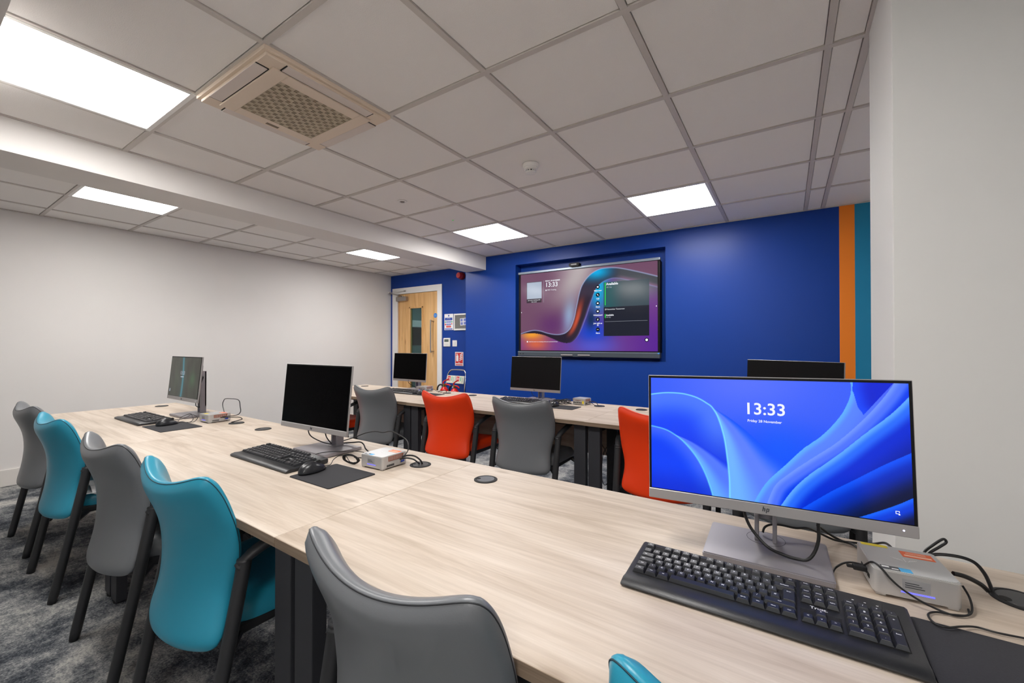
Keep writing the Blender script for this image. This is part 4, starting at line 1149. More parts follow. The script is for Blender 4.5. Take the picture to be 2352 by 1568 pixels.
# ------------------------------------------------------------------ monitors
MW, MH = 0.488, 0.295
def monitor(label, x, y, zb, yaw, tilt, roll, base, img=None, lit=None, group='desk monitors', logo=True, off=None):
    """x, y, zb: middle of the panel's lower front edge; base: (x, y, rz) of the foot"""
    t = thing('monitor', label, 'monitor', (base[0], base[1], DH), base[2], group)
    inv = (Matrix.Translation((base[0], base[1], DH)) @ Matrix.Rotation(base[2], 4, 'Z')).inverted()
    pm = inv @ Matrix.Translation((x, y, zb)) @ Matrix.Rotation(yaw, 4, 'Z') @ Matrix.Rotation(-tilt, 4, 'X') @ Matrix.Translation((0, 0, MH/2)) @ Matrix.Rotation(-roll, 4, 'Y')
    # housing
    h_ = B().box(-MW/2, MW/2, 0.0015, 0.010, -MH/2, MH/2, bev=0.0012, seg=1)
    h_.box(-MW/2+0.05, MW/2-0.05, 0.009, 0.034, -MH/2+0.04, MH/2-0.05, bev=0.010)
    ho = h_.obj('housing', M_silver, t); ho.matrix_local = pm
    ch = B().box(-MW/2, MW/2, -0.0015, 0.004, -MH/2, -MH/2+0.0225, bev=0.0012, seg=1).obj('chin', M_silver, ho)
    B().box(-MW/2+0.0015, MW/2-0.0015, 0.0, 0.003, -MH/2+0.0225, MH/2-0.0015).obj('bezel', M_bezel, ho)
    sw, sh = MW-0.013, MH-0.0225-0.0085
    zc = -MH/2+0.0245+sh/2
    if img is None:
        sc_ = B().box(-sw/2, sw/2, -0.0006, 0.001, zc-sh/2, zc+sh/2).obj('screen', off or M_screenoff, ho)
    else:
        sc_ = screen_mesh('screen', sw, sh, img, ho, Matrix.Translation((0, -0.0006, zc)), lit)
    if logo:
        lg = B()
        for (p, q) in (((-0.0050, 0.0066), (-0.0068, -0.0036)), ((-0.0022, 0.0028), (-0.0034, -0.0036)), ((0.0016, 0.0030), (-0.0002, -0.0068)), ((0.0052, 0.0030), (0.0040, -0.0034))):
            lg.bar((p[0], -0.0019, p[1]), (q[0], -0.0019, q[1]), 0.0005, 0.0016, xdir=(0, 1, 0))
        lg.bar((-0.0056, -0.0019, 0.0024), (-0.0022, -0.0019, 0.0024), 0.0005, 0.0013, xdir=(0, 1, 0)); lg.bar((0.0014, -0.0019, 0.0026), (0.0052, -0.0019, 0.0026), 0.0005, 0.0013, xdir=(0, 1, 0)); lg.bar((0.0002, -0.0019, -0.0030), (0.0042, -0.0019, -0.0030), 0.0005, 0.0013, xdir=(0, 1, 0))
        o = lg.obj('logo', M_darkst, ch); o.location = (0, 0, -MH/2+0.0112)
    if img is not None and lit is not None:
        B().cyl((MW/2-0.022, -0.0018, -MH/2+0.012), 0.0018, 0.001, n=10, axis='Y').obj('power_light', M_ledw, ch)
    # foot and column
    fo = B(); fo.prism(rrect(-0.121, 0.121, -0.098, 0.092, 0.004), 0.002, 0.015, bev=0.0025); f_ = fo.obj('foot', M_stand, t)
    B().prism(rrect(-0.115, 0.115, -0.092, 0.086, 0.004), 0.0, 0.003).obj('foot_pad', M_rubber, t)
    rg = B(); rg.lathe([(0.0395, 0.0150), (0.0395, 0.0153), (0.0403, 0.0153), (0.0403, 0.0150)], c=(0, 0.05, 0), n=40); rg.obj('swivel_ring', M_frame, f_)
    top = max(0.30, zb-DH+MH*0.55)
    co = B()
    for sx in (-1, 1): co.box(sx*0.0185-0.0045, sx*0.0185+0.0045, 0.030, 0.066, 0.0145, top, bev=0.0015, seg=1)
    co.box(-0.023, 0.023, 0.058, 0.066, 0.060, top)
    co.obj('column', M_stand, t)
    B().box(-0.014, 0.014, 0.040, 0.058, 0.075, top-0.01).obj('column_slider', M_blackpl, t)
    # head joint between column and housing
    c0 = Vector((0, 0.040, top-0.07)); c1 = pm @ Vector((0, 0.03, 0.0))
    B().bar(c0, c1, 0.07, 0.07, bev=0.008).obj('head_joint', M_blackpl, t)
    return t, sc_, (sw, sh)
M_scr1 = screen_mat('screen_lit_blue', 1.0)
M_scr3 = screen_mat('screen_lit_dim', 1.0)
t1, s1, (sw, sh) = monitor('nearest monitor, lit with a blue ribbon picture and a clock', -0.040, 1.054, 0.837, 0.065, 0.048, 0.015, (-0.043, 1.134, 0.02), pic_blue(520, 300), M_scr1)
tx = B()
put(tx, '13:33', 0.0355, 0.5025, 0.243, sw, sh, bold=0.0005, dy=-0.0009); tx.obj('clock_text', M_txt, s1); tx = B(); put(tx, 'Friday 28 November', 0.0076, 0.5005, 0.339, sw, sh, bold=0.00012, dy=-0.0009)
tx.obj('date_text', M_txt, s1); tx = B()
ix, iz = (0.951-0.5)*sw, (0.5-0.926)*sh
for q in ((-0.0030, -0.0030, 0.0030, -0.0020), (-0.0030, 0.0016, 0.0030, 0.0026), (-0.0030, -0.0030, -0.0020, 0.0026), (0.0020, -0.0006, 0.0030, 0.0026), (0.0012, -0.0048, 0.0036, -0.0026)):
    tx.box(ix+q[0], ix+q[2], -0.0010, -0.0007, iz+q[1], iz+q[3])
tx.obj('network_icon', M_txt, s1)
monitor('black-screened monitor of the front row, beside the silver PC', -1.771, 1.071, 0.819, 0.019, 0.095, 0.0, (-1.755, 1.142, 0.0))
t3, s3, (sw3, sh3) = monitor('monitor showing a dim green and teal picture, at the left', -3.388, 1.131, 0.829, 0.003, 0.096, 0.0, (-3.385, 1.20, 0.0), pic_green(110, 70), M_scr3)
tx = B(); put(tx, '13:33', 0.034, 0.44, 0.40, sw3, sh3, dy=-0.001); tx.box(-0.052, -0.005, -0.0012, -0.0008, -0.002, 0.004)
tx.box(-0.215, -0.205, -0.0012, -0.0008, -0.105, -0.085)
tx.obj('screen_lettering', M_txtdim, s3)
monitor('black-screened monitor of the back row in front of the wooden door', -3.305, 3.069, 0.819, -0.014, 0.069, 0.0, (-3.305, 3.155, 0.0))
monitor('dark monitor of the back row below the big wall display', -1.791, 3.072, 0.806, -0.008, 0.087, 0.0, (-1.795, 3.155, 0.0), off=M_screenoff2)
monitor('dark monitor peeking over the top of the lit blue monitor', 0.0135, 2.637, 1.118-MH, -0.536, 0.04, 0.0, (0.058, 2.712, -0.536), off=M_screenoff2)

# ------------------------------------------------------------------ keyboards
KU = 0.0188
ROWS = []   # (x, y, w, h, legend) in key units, origin at the left of the function row, y downwards
def build_keys():
    K = []
    def row(y, items, x=0.0):
        for it in items:
            if isinstance(it, (int, float)): x += it; continue
            s, w = it if isinstance(it, tuple) else (it, 1.0)
            K.append((x, y, w, 1.0, s)); x += w
    row(0, ['Esc', 1, 'F1', 'F2', 'F3', 'F4', 0.5, 'F5', 'F6', 'F7', 'F8', 0.5, 'F9', 'F10', 'F11', 'F12', 0.3, ('PrtSc', 1), ('ScrLk', 1), ('Pause', 1)])
    row(1.3, ['`', '1', '2', '3', '4', '5', '6', '7', '8', '9', '0', '-', '=', ('Backspace', 2.0), 0.3, 'Insert', 'Home', 'PgUp', 0.3, 'Num', '/', '*', '-'])
    row(2.3, [('Tab', 1.5), 'Q', 'W', 'E', 'R', 'T', 'Y', 'U', 'I', 'O', 'P', '[', ']', 1.5, 0.3, 'Delete', 'End', 'PgDn', 0.3, '7', '8', '9'])
    row(3.3, [('Caps', 1.75), 'A', 'S', 'D', 'F', 'G', 'H', 'J', 'K', 'L', ';', "'", '#', 1.25, 0.3, 3, 0.3, '4', '5', '6'])
    row(4.3, [('Shift', 1.25), '\\', 'Z', 'X', 'C', 'V', 'B', 'N', 'M', ',', '.', '/', ('Shift', 2.75), 0.3, 1, '^', 1, 0.3, '1', '2', '3'])
    row(5.3, [('Ctrl', 1.25), ('Win', 1.25), ('Alt', 1.25), ('', 6.25), ('Alt Gr', 1.25), ('Win', 1.25), ('Menu', 1.25), ('Ctrl', 1.25), 0.3, '<', 'v', '>', 0.3, ('0', 2), '.'])
    K.append((13.75, 2.3, 1.25, 2.0, 'Enter'))
    nx = 15+0.3+3+0.3+3
    K.append((nx, 2.3, 1, 2.0, '+')); K.append((nx, 4.3, 1, 2.0, 'Enter'))
    return K
KEYS = build_keys()
KW, KD = 0.455, 0.172
_kc = {}
def key_mesh(w, h):
    k = (round(w, 3), round(h, 3))
    if k not in _kc:
        a, b = w*KU/2-0.0007, h*KU/2-0.0007; c, d_ = a-0.0026, b-0.0022
        V = [(-a, -b, 0), (a, -b, 0), (a, b, 0), (-a, b, 0), (-c, -d_+0.0006, 0.0062), (c, -d_+0.0006, 0.0062), (c, d_+0.0008, 0.0062), (-c, d_+0.0008, 0.0062)]
        F = [(0, 3, 2, 1), (4, 5, 6, 7), (0, 1, 5, 4), (1, 2, 6, 5), (2, 3, 7, 6), (3, 0, 4, 7)]
        bm = bmesh.new(); bv = [bm.verts.new(v) for v in V]
        for f in F: bm.faces.new([bv[i] for i in f])
        top = [e for e in bm.edges if e.verts[0].co.z > 0.001 and e.verts[1].co.z > 0.001]
        bmesh.ops.bevel(bm, geom=top, offset=0.0008, segments=2, affect='EDGES')
        me = bpy.data.meshes.new('key'); bm.to_mesh(me); bm.free(); me.materials.append(M_key)
        _kc[k] = me
    return _kc[k]
KX0, KY0 = -KW/2+0.012, KD/2-0.014
TILT = 0.075
def kpos(x, y): return (KX0+x*KU, KY0-y*KU*0.985)
_leg_cache = {}
def keyboard(label, loc, rz, detail):
    t = thing('keyboard', label, 'keyboard', loc, rz, 'black desk keyboards')
    # shell: side profile extruded
    prof = [(-KD/2, 0.002), (-KD/2-0.002, 0.006), (-KD/2+0.002, 0.0115), (-KD/2+0.016, 0.0150), (-KD/2+0.032, 0.0135), (KD/2-0.004, 0.0235), (KD/2, 0.021), (KD/2, 0.006), (KD/2-0.004, 0.002)]
    b = B(); n = len(prof)
    xs = (-KW/2, -KW/2+0.004, KW/2-0.004, KW/2)
    V = []
    for q, x in enumerate(xs):
        for (y, z) in prof:
            ins = 0.0025 if q in (0, 3) else 0.0
            V.append((x, y*(1-ins*4), z-(ins if z > 0.01 else -ins*0.3)))
    F = [tuple(range(n))[::-1], tuple(range(3*n, 4*n))]
    for q in range(3):
        for k in range(n): F.append((q*n+k, q*n+(k+1) % n, (q+1)*n+(k+1) % n, (q+1)*n+k))
    bm = bmesh.new(); bv = [bm.verts.new(v) for v in V]
    for f in F: bm.faces.new([bv[i] for i in f])
    bmesh.ops.recalc_face_normals(bm, faces=bm.faces[:]); b._merge(bm)
    sh_ = b.obj('shell', M_blackpl, t, smooth=True)
    wells = B()
    def zat(y): return 0.0135+(y-(-KD/2+0.032))/(KD-0.036)*0.010
    for (x0, x1, y0_, y1_) in ((0, 15, -0.0, 1.0), (0, 15, 1.3, 6.3), (15.3, 18.3, 0, 3.3), (15.3, 18.3, 4.3, 6.3), (18.6, 22.6, 1.3, 6.3)):
        ax, ay = kpos(x0-0.04, y1_+0.04); bx, by = kpos(x1+0.04, y0_-0.04)
        m_ = [(ax, ay, zat(ay)+0.0004), (bx, ay, zat(ay)+0.0004), (bx, by, zat(by)+0.0004), (ax, by, zat(by)+0.0004)]
        wells.raw(m_, [(0, 1, 2, 3)])
    wells.obj('key_well', M_dark, sh_)
    if detail:
        for (x, y, w, h_, s) in KEYS:
            cx, cy = kpos(x+w/2, y+h_/2)
            o = bpy.data.objects.new('key', key_mesh(w, h_)); COL.objects.link(o); o.parent = t
            o.location = (cx, cy, zat(cy)+0.0012); o.rotation_euler = (TILT, 0, 0)
    else:
        kb = bmesh.new()
        for (x, y, w, h_, s) in KEYS:
            cx, cy = kpos(x+w/2, y+h_/2)
            me = key_mesh(w, h_).copy(); me.transform(Matrix.Translation((cx, cy, zat(cy)+0.0012)) @ Matrix.Rotation(TILT, 4, 'X')); kb.from_mesh(me); bpy.data.meshes.remove(me)
        me = bpy.data.meshes.new('key_block'); kb.to_mesh(me); kb.free(); link('key_block', me, M_key, t)['kind'] = 'stuff'
    if 'leg' not in _leg_cache:
        lb = B()
        for (x, y, w, h_, s) in KEYS:
            if not s: continue
            cx, cy = kpos(x+0.5 if w > 1.3 and s not in ('0', 'Backspace') else x+w/2, y+0.5)
            if s in ('Backspace', 'Enter', 'Shift') and w > 1.3: cx = kpos(x+w/2, y)[0]
            small = len(s) > 1
            vv, ff = text_bm({'^': '\u2191', '<': '\u2190', '>': '\u2192', 'v': '\u2193'}.get(s, s) if False else s, 0.0032 if small else 0.0062, bold=0.00012)
            off = (0, 0.0014, 0) if not small else (0, 0.001, 0)
            lb.raw(vv, ff, Matrix.Translation((cx, cy, zat(cy)+0.0012)) @ Matrix.Rotation(TILT, 4, 'X') @ Matrix.Translation((off[0], off[1], 0.0064)))
        vv, ff = text_bm('Trust.', 0.0105, bold=0.0001)
        cx, cy = kpos(16.7, 3.72); lb.raw(vv, ff, Matrix.Translation((cx, cy, zat(cy)+0.0008)) @ Matrix.Rotation(TILT, 4, 'X'))
        for k in range(3):
            cx, cy = kpos(19.5+k*0.9, 0.55); lb.box(cx-0.0016, cx+0.0016, cy-0.0006, cy+0.0006, zat(cy)+0.0004, zat(cy)+0.0008)
        me = bpy.data.meshes.new('key_legends'); lb.bm.to_mesh(me); lb.bm.free(); me.materials.append(M_legend); _leg_cache['leg'] = me
    link('key_legends', _leg_cache['leg'], None, t)['kind'] = 'stuff'
    return t
keyboard('nearest black keyboard with readable white key letters, below the lit blue monitor', (-0.053, 0.910, DH), 0.004, True)
keyboard('black keyboard in front of the black monitor of the front row', (-1.79, 0.934, DH), -0.01, True)
keyboard('black keyboard in front of the green screen monitor', (-3.44, 0.948, DH), -0.005, False)
keyboard('black keyboard of the back row in front of the door-side monitor', (-3.245, 2.93, DH), 0.0, False)
keyboard('black keyboard of the back row seen over the grey chair, below the wall display', (-1.855, 2.975, DH), 0.0, False)

# ------------------------------------------------------------------ mouse pads, mice
def pad(label, x0, x1, ya, yb, rz=0.0):
    t = thing('mouse_pad', label, 'mouse pad', ((x0+x1)/2, (ya+yb)/2, DH), rz, 'black mouse pads')
    w, d_ = (x1-x0)/2, (yb-ya)/2
    B().prism(rrect(-w, w, -d_, d_, 0.008), 0.0, 0.0015).obj('rubber_base', M_rubber, t)
    B().prism(rrect(-w+0.0006, w-0.0006, -d_+0.0006, d_-0.0006, 0.008), 0.0015, 0.003).obj('cloth_top', M_pad, t)
pad('mouse pad at the lower right corner, beside the nearest keyboard', 0.178, 0.420, 0.812, 1.010)
pad('mouse pad beside the middle keyboard of the front row', -1.522, -1.279, 0.834, 1.028)
pad('mouse pad at the far left of the front row, below the green screen', -3.17, -2.875, 0.866, 1.066)
pad('mouse pad of the back row by the door-side keyboard, behind the orange chair', -3.02, -2.77, 2.845, 3.04)
pad('mouse pad of the back row right of the grey chair, below the wall display', -1.565, -1.325, 2.828, 3.00)
def mouse_mesh():
    b = bmesh.new(); nu, nv = 22, 14; V = []
    for j in range(nv+1):
        ph = PI/2*j/nv
        r = math.cos(ph)**0.72 if j < nv else 0.0
        row = []
        for i in range(nu):
            a = 2*PI*i/nu
            x = 0.031*math.cos(a)*(1-0.10*math.sin(a)); y = 0.056*math.sin(a)
            hgt = 0.037*(1-0.28*(y/0.056)*0.7-0.22*(y/0.056)**2)
            row.append(b.verts.new((x*r, y*r, 0.003+hgt*math.sin(ph))))
        V.append(row)
    for j in range(nv):
        for i in range(nu): b.faces.new((V[j][i], V[j][(i+1) % nu], V[j+1][(i+1) % nu], V[j+1][i]))
    b.faces.new(V[0][::-1])
    bmesh.ops.remove_doubles(b, verts=b.verts[:], dist=1e-6); bmesh.ops.recalc_face_normals(b, faces=b.faces[:])
    me = bpy.data.meshes.new('mouse_shell'); b.to_mesh(me); b.free(); me.shade_smooth(); me.materials.append(mat('mouse_black', (34, 35, 39), 0.3, spec=0.5))
    return me
ME_MOUSE = mouse_mesh()
def mouse(label, x, y, rz):
    t = thing('computer_mouse', label, 'mouse', (x, y, DH+0.003), rz, 'black mice')
    link('shell', ME_MOUSE, None, t)
    B().cyl((0, 0.026, 0.0315), 0.008, 0.006, n=16, axis='X').obj('wheel', M_rubber, t)
    b = B(); b.tube([(0, 0.054, 0.0335-0.015), (0, 0.03, 0.0335), (0, 0.005, 0.0392)], 0.0007, n=5); b.obj('button_gap', M_dark, t)
mouse('black mouse on the pad beside the middle keyboard of the front row', -1.500, 0.912, 0.10)
mouse('black mouse on the far left pad of the front row', -3.10, 0.965, 0.05)
mouse('black mouse of the back row by the door-side keyboard', -2.97, 2.925, 0.05)
mouse('black mouse of the back row behind the grey chair', -1.52, 2.925, 0.05)

# ------------------------------------------------------------------ mini PCs
def mini_pc(label, x, y, rz, detail, z=DH):
    """x, y: front left corner"""
    t = thing('mini_pc', label, 'mini PC', (x, y, z), rz, 'silver mini PCs')
    W, D_, Hh = 0.126, 0.128, 0.051
    b = B(); b.prism(rrect(0, W, 0, D_, 0.010, n=6), 0.005, Hh, bev=0.0016); b.obj('case', M_alu, t, smooth=True)
    B().prism(rrect(0.003, W-0.003, 0.003, D_-0.003, 0.009), Hh-0.0006, Hh+0.0006).obj('lid', mat('pc_lid', (182, 183, 185), 0.34, metal=0.3), t)
    for fx in (0.004, W-0.020):
        for fy in (0.004, D_-0.020): B().box(fx, fx+0.016, fy, fy+0.016, 0.0, 0.006, bev=0.002).obj('foot', M_alu, t)
    if 'p' in detail:
        for k in range(5): B().box(0.014+k*0.018, 0.026+k*0.018, -0.0006, 0.001, 0.014, 0.023).obj('front_port', M_dark, t)
        B().box(0.106, 0.122, -0.0006, 0.001, 0.012, 0.034).obj('yellow_tag', M_yellow, t)
        B().box(0.030, 0.090, -0.0006, 0.001, 0.034, 0.038).obj('copper_line', M_copper, t)
    else: B().box(0.040, 0.088, -0.0006, 0.001, 0.0155, 0.0185, bev=0.0004, seg=1).obj('light_bar', M_led, t)
    lb_ = B().box(0.042, 0.082, -0.0004 if 'p' not in detail else 0.0008, 0.001, 0.021, 0.042).obj('serial_label', mat('label_clear', (150, 150, 152), 0.4), t)
    for k in range(3): B().box(0.046, 0.074-0.004*k, -0.0008, 0.0, 0.0265+k*0.004, 0.0277+k*0.004).obj('label_print', M_darkst, lb_)
    # right side: copper vent recess, ports
    B().prism([(0.030, 0.030), (0.100, 0.030), (0.108, 0.048), (0.030, 0.048)], -0.0008, 0.0008, mtx=Matrix.Translation((W, 0, 0.004)) @ Matrix.Rotation(PI/2, 4, 'Z') @ UPRIGHT @ Matrix.Translation((0, -0.004, 0))).obj('side_vent', M_copper, t)
    g = B()
    for k in range(12): g.box(W-0.001, W+0.0012, 0.034+k*0.0055, 0.0355+k*0.0055, 0.032, 0.046)
    g.obj('vent_rib', M_alu, t)['kind'] = 'stuff'
    g = B()
    for k in range(10): g.box(W-0.001, W+0.0007, 0.022+k*0.0038, 0.0242+k*0.0038, 0.010, 0.018)
    g.obj('vent_slot', M_dark, t)['kind'] = 'stuff'
    vg = B(); vg.box(W-0.001, W+0.004, 0.088, 0.112, 0.012, 0.024, bev=0.002); o = vg.obj('video_port', M_chrome, t)
    B().box(W+0.0035, W+0.0048, 0.091, 0.109, 0.014, 0.022, bev=0.001, seg=1).obj('port_face', M_navyport, o)
    # left side ports
    for k in range(3): B().box(-0.0008, 0.001, 0.026+k*0.022, 0.040+k*0.022, 0.018, 0.026).obj('usb_port', M_dark, t)
    # top decals
    zt = Hh+0.0006
    if 'y' in detail: B().box(0.006, 0.050, D_-0.016, D_-0.004, zt, zt+0.0004).obj('yellow_sticker', M_yellow, t)
    if 'Y' in detail: B().box(0.030, 0.060, 0.012, 0.034, zt, zt+0.0004).obj('yellow_sticker', M_yellow, t)
    if 'o' in detail:
        o = B().box(0.066, 0.116, 0.080, 0.108, zt, zt+0.0004, mtx=Matrix.Translation((0, 0.002, 0))).obj('orange_sticker', M_orangest, t)
        g = B(); g.box(0.070, 0.112, 0.087, 0.093, zt+0.0004, zt+0.0006)
        for k in range(2): g.box(0.074+k*0.002, 0.106, 0.098+k*0.005, 0.0995+k*0.005, zt+0.0004, zt+0.0006)
        g.obj('sticker_print', mat('sticker_pale', (250, 205, 180), 0.5), o)
    if 'b' in detail:
        o = B().box(0.014, 0.042, 0.006, 0.022, zt, zt+0.0004).obj('dark_sticker', M_darkst, t)
        g = B(); g.box(0.016, 0.027, 0.014, 0.019, zt+0.0004, zt+0.0006); g.box(0.030, 0.040, 0.010, 0.013, zt+0.0004, zt+0.0006); g.obj('sticker_print', M_paper, o)
        B().box(0.042, 0.060, 0.006, 0.022, zt, zt+0.0004).obj('blue_sticker', M_bluest, t)
    # winged emblem on the lid
    e = B()
    e.box(0.0624, 0.0636, 0.054, 0.072, zt, zt+0.0003)
    for s in (-1, 1):
        for k in range(4):
            e.bar((0.063+s*(0.004+k*0.0035), 0.057+k*0.0022, zt+0.0002), (0.063+s*(0.010+k*0.0035), 0.066+k*0.0012, zt+0.0002), 0.0012, 0.0003)
    e.obj('emblem', mat('emblem_pale', (222, 222, 224), 0.3, metal=0.3), t)
    return t
mini_pc('nearest silver mini PC with yellow and orange stickers, at the right', 0.139, 1.064, 0.10, 'yob')
mini_pc('silver mini PC beside the black monitor of the front row', -1.416, 1.062, 0.03, 'ob')
mini_pc('silver mini PC with a yellow sticker below the green screen monitor', -3.082, 1.120, 0.03, 'Yo')
mini_pc('silver mini PC of the back row beside the door-side monitor', -3.215, 3.085, 0.0, 'o')
mini_pc('small boxy mini PC of the back row with a yellow tag, below the wall display', -1.452, 3.105, -0.14, 'p').scale = (0.87, 0.87, 1.0)

# ------------------------------------------------------------------ cables
def cable(label, pts, r=0.0022, col=M_cable, zmin=DH, name='cable', group='desk cables'):
    P = [(x, y, max(z, zmin+r+0.0006)) for x, y, z in pts]
    o = B().tube(P, r, n=8, sub=7).obj(name, col, None, smooth=True)
    return tag(o, label, 'cable', group)
c = cable
c('thick black cable looping in front of the nearest monitor stand', [(-0.085, 1.12, 0.83), (-0.083, 1.118, 0.808), (-0.073, 1.118, 0.782), (-0.055, 1.115, 0.760), (-0.033, 1.11, 0.744), (-0.006, 1.10, 0.741), (0.017, 1.095, 0.741), (0.036, 1.095, 0.745), (0.049, 1.105, 0.762), (0.056, 1.115, 0.788), (0.055, 1.12, 0.825)], 0.0034)
c('black cable rising behind the nearest stand and running to the mini PC', [(-0.051, 1.205, 0.74), (-0.047, 1.21, 0.752), (-0.034, 1.215, 0.760), (-0.014, 1.22, 0.762), (0.016, 1.23, 0.758), (0.041, 1.24, 0.760), (0.067, 1.27, 0.742), (0.097, 1.285, 0.728), (0.132, 1.295, 0.727), (0.166, 1.290, 0.735), (0.186, 1.27, 0.750), (0.194, 1.235, 0.752), (0.194, 1.205, 0.75)], 0.0026)
c('black cable curving on the desk to the left side of the nearest mini PC', [(0.06, 1.245, 0.770), (0.085, 1.28, 0.742), (0.109, 1.295, 0.726), (0.131, 1.285, 0.726), (0.144, 1.245, 0.727), (0.150, 1.205, 0.730), (0.152, 1.185, 0.735)], 0.0030)
c('thin black lead plugged into the nearest mini PC from the left', [(0.072, 1.085, 0.724), (0.078, 1.101, 0.726), (0.085, 1.118, 0.732), (0.099, 1.126, 0.742), (0.114, 1.125, 0.748), (0.134, 1.118, 0.750)], 0.0020)
t = thing('usb_plug', 'black USB plug in the side of the nearest mini PC', 'plug', (0.112, 1.110, 0.742), 0.1)
B().box(0.0, 0.026, -0.007, 0.007, 0.0, 0.009, bev=0.002).obj('plug_body', M_rubber, t); B().box(-0.010, 0.001, -0.004, 0.004, 0.002, 0.007, bev=0.0015).obj('strain_relief', M_rubber, t)
c('thin black lead draped across the front of the nearest mini PC', [(0.130, 1.105, 0.756), (0.140, 1.085, 0.774), (0.150, 1.066, 0.774), (0.162, 1.054, 0.762), (0.176, 1.052, 0.750), (0.190, 1.050, 0.742), (0.206, 1.050, 0.734), (0.224, 1.056, 0.726), (0.244, 1.052, 0.724), (0.264, 1.063, 0.724), (0.276, 1.082, 0.727), (0.281, 1.114, 0.735), (0.276, 1.13, 0.748)], 0.0018)
c('thin mouse lead trailing along the back edge of the nearest mouse pad', [(0.272, 1.085, 0.726), (0.267, 1.066, 0.724), (0.246, 1.054, 0.724), (0.224, 1.048, 0.724), (0.210, 1.034, 0.724), (0.206, 1.010, 0.727), (0.212, 0.993, 0.728), (0.225, 0.993, 0.728), (0.244, 1.010, 0.727), (0.267, 1.029, 0.724), (0.291, 1.028, 0.724), (0.322, 1.033, 0.724), (0.353, 1.039, 0.724), (0.40, 1.03, 0.724)], 0.0017)
c('thick black cable from the nearest mini PC into the round desk port', [(0.268, 1.15, 0.760), (0.285, 1.158, 0.756), (0.300, 1.168, 0.748), (0.314, 1.178, 0.738), (0.324, 1.185, 0.727)], 0.0042)
c('black cable arching over the desk into the same port as the thick one', [(0.235, 1.215, 0.752), (0.253, 1.22, 0.762), (0.271, 1.222, 0.767), (0.296, 1.218, 0.770), (0.313, 1.21, 0.767), (0.323, 1.2, 0.754), (0.328, 1.192, 0.738), (0.330, 1.188, 0.725)], 0.0032)
c('short black cable loop standing up behind the nearest mini PC', [(0.240, 1.235, 0.745), (0.249, 1.25, 0.757), (0.262, 1.26, 0.768), (0.275, 1.262, 0.782), (0.281, 1.262, 0.786), (0.284, 1.262, 0.780), (0.275, 1.258, 0.771), (0.257, 1.25, 0.756), (0.250, 1.24, 0.748)], 0.0026)
c('thin keyboard lead curving out behind the nearest keyboard', [(0.010, 0.985, 0.732), (0.025, 0.999, 0.731), (0.045, 1.006, 0.728), (0.061, 1.010, 0.724), (0.070, 1.003, 0.724), (0.079, 1.018, 0.724), (0.103, 1.016, 0.724), (0.122, 1.008, 0.724), (0.134, 0.994, 0.724)], 0.0016)
# front row, middle station
c('black cable hanging from the black monitor to its stand', [(-1.84, 1.105, 0.84), (-1.86, 1.11, 0.805), (-1.865, 1.125, 0.776), (-1.845, 1.145, 0.756), (-1.81, 1.160, 0.744), (-1.775, 1.17, 0.741)], 0.0026)
c('grey plug lead under the black monitor of the front row', [(-1.724, 1.105, 0.83), (-1.735, 1.12, 0.79), (-1.752, 1.15, 0.757), (-1.768, 1.17, 0.745)], 0.0026)
c('black cable from the black monitor stand down beside the mini PC', [(-1.745, 1.205, 0.742), (-1.69, 1.225, 0.748), (-1.635, 1.225, 0.757), (-1.606, 1.222, 0.750), (-1.578, 1.21, 0.738), (-1.548, 1.204, 0.730), (-1.516, 1.195, 0.735), (-1.48, 1.185, 0.727)], 0.0030)
c('long black cable arching high behind the mini PC of the front row', [(-1.75, 1.215, 0.75), (-1.70, 1.245, 0.768), (-1.64, 1.258, 0.792), (-1.575, 1.26, 0.806), (-1.52, 1.26, 0.808), (-1.454, 1.25, 0.822), (-1.384, 1.24, 0.813), (-1.334, 1.23, 0.799), (-1.293, 1.2, 0.779), (-1.283, 1.175, 0.762), (-1.294, 1.165, 0.752)], 0.0022)
c('black cable pair from the front row mini PC into its desk port', [(-1.292, 1.165, 0.752), (-1.272, 1.178, 0.759), (-1.245, 1.190, 0.757), (-1.225, 1.2, 0.742), (-1.222, 1.208, 0.726)], 0.0034)
c('second black cable beside the pair into the front row desk port', [(-1.292, 1.155, 0.746), (-1.268, 1.165, 0.752), (-1.242, 1.178, 0.748), (-1.232, 1.19, 0.736), (-1.230, 1.2, 0.726)], 0.0030)
c('thin lead from the front row mouse to the coiled bundle', [(-1.505, 0.968, 0.732), (-1.512, 0.995, 0.729), (-1.545, 1.030, 0.735), (-1.562, 1.068, 0.740), (-1.545, 1.085, 0.738), (-1.498, 1.066, 0.733), (-1.475, 1.055, 0.732)], 0.0017)
c('thin keyboard lead lying over the foot of the black monitor', [(-1.655, 1.010, 0.737), (-1.672, 1.040, 0.739), (-1.66, 1.085, 0.739), (-1.62, 1.118, 0.739), (-1.59, 1.160, 0.736), (-1.56, 1.19, 0.728)], 0.0017)
P = []
for k in range(64):
    a = 2*PI*k/9.0
    P.append((-1.462+0.022*math.cos(a)*(1+0.2*math.sin(k*1.7)), 1.052+0.020*math.cos(a+0.7)*(1+0.25*math.sin(k*0.9)), 0.745+0.020*math.sin(a)*(1+0.15*math.cos(k*1.3))))
c('tangled coil of thin black lead beside the front row mini PC', P, 0.0018)
c('short lead joining the coil to the front row mini PC', [(-1.452, 1.058, 0.752), (-1.437, 1.075, 0.748), (-1.422, 1.092, 0.745), (-1.412, 1.10, 0.744)], 0.0020)
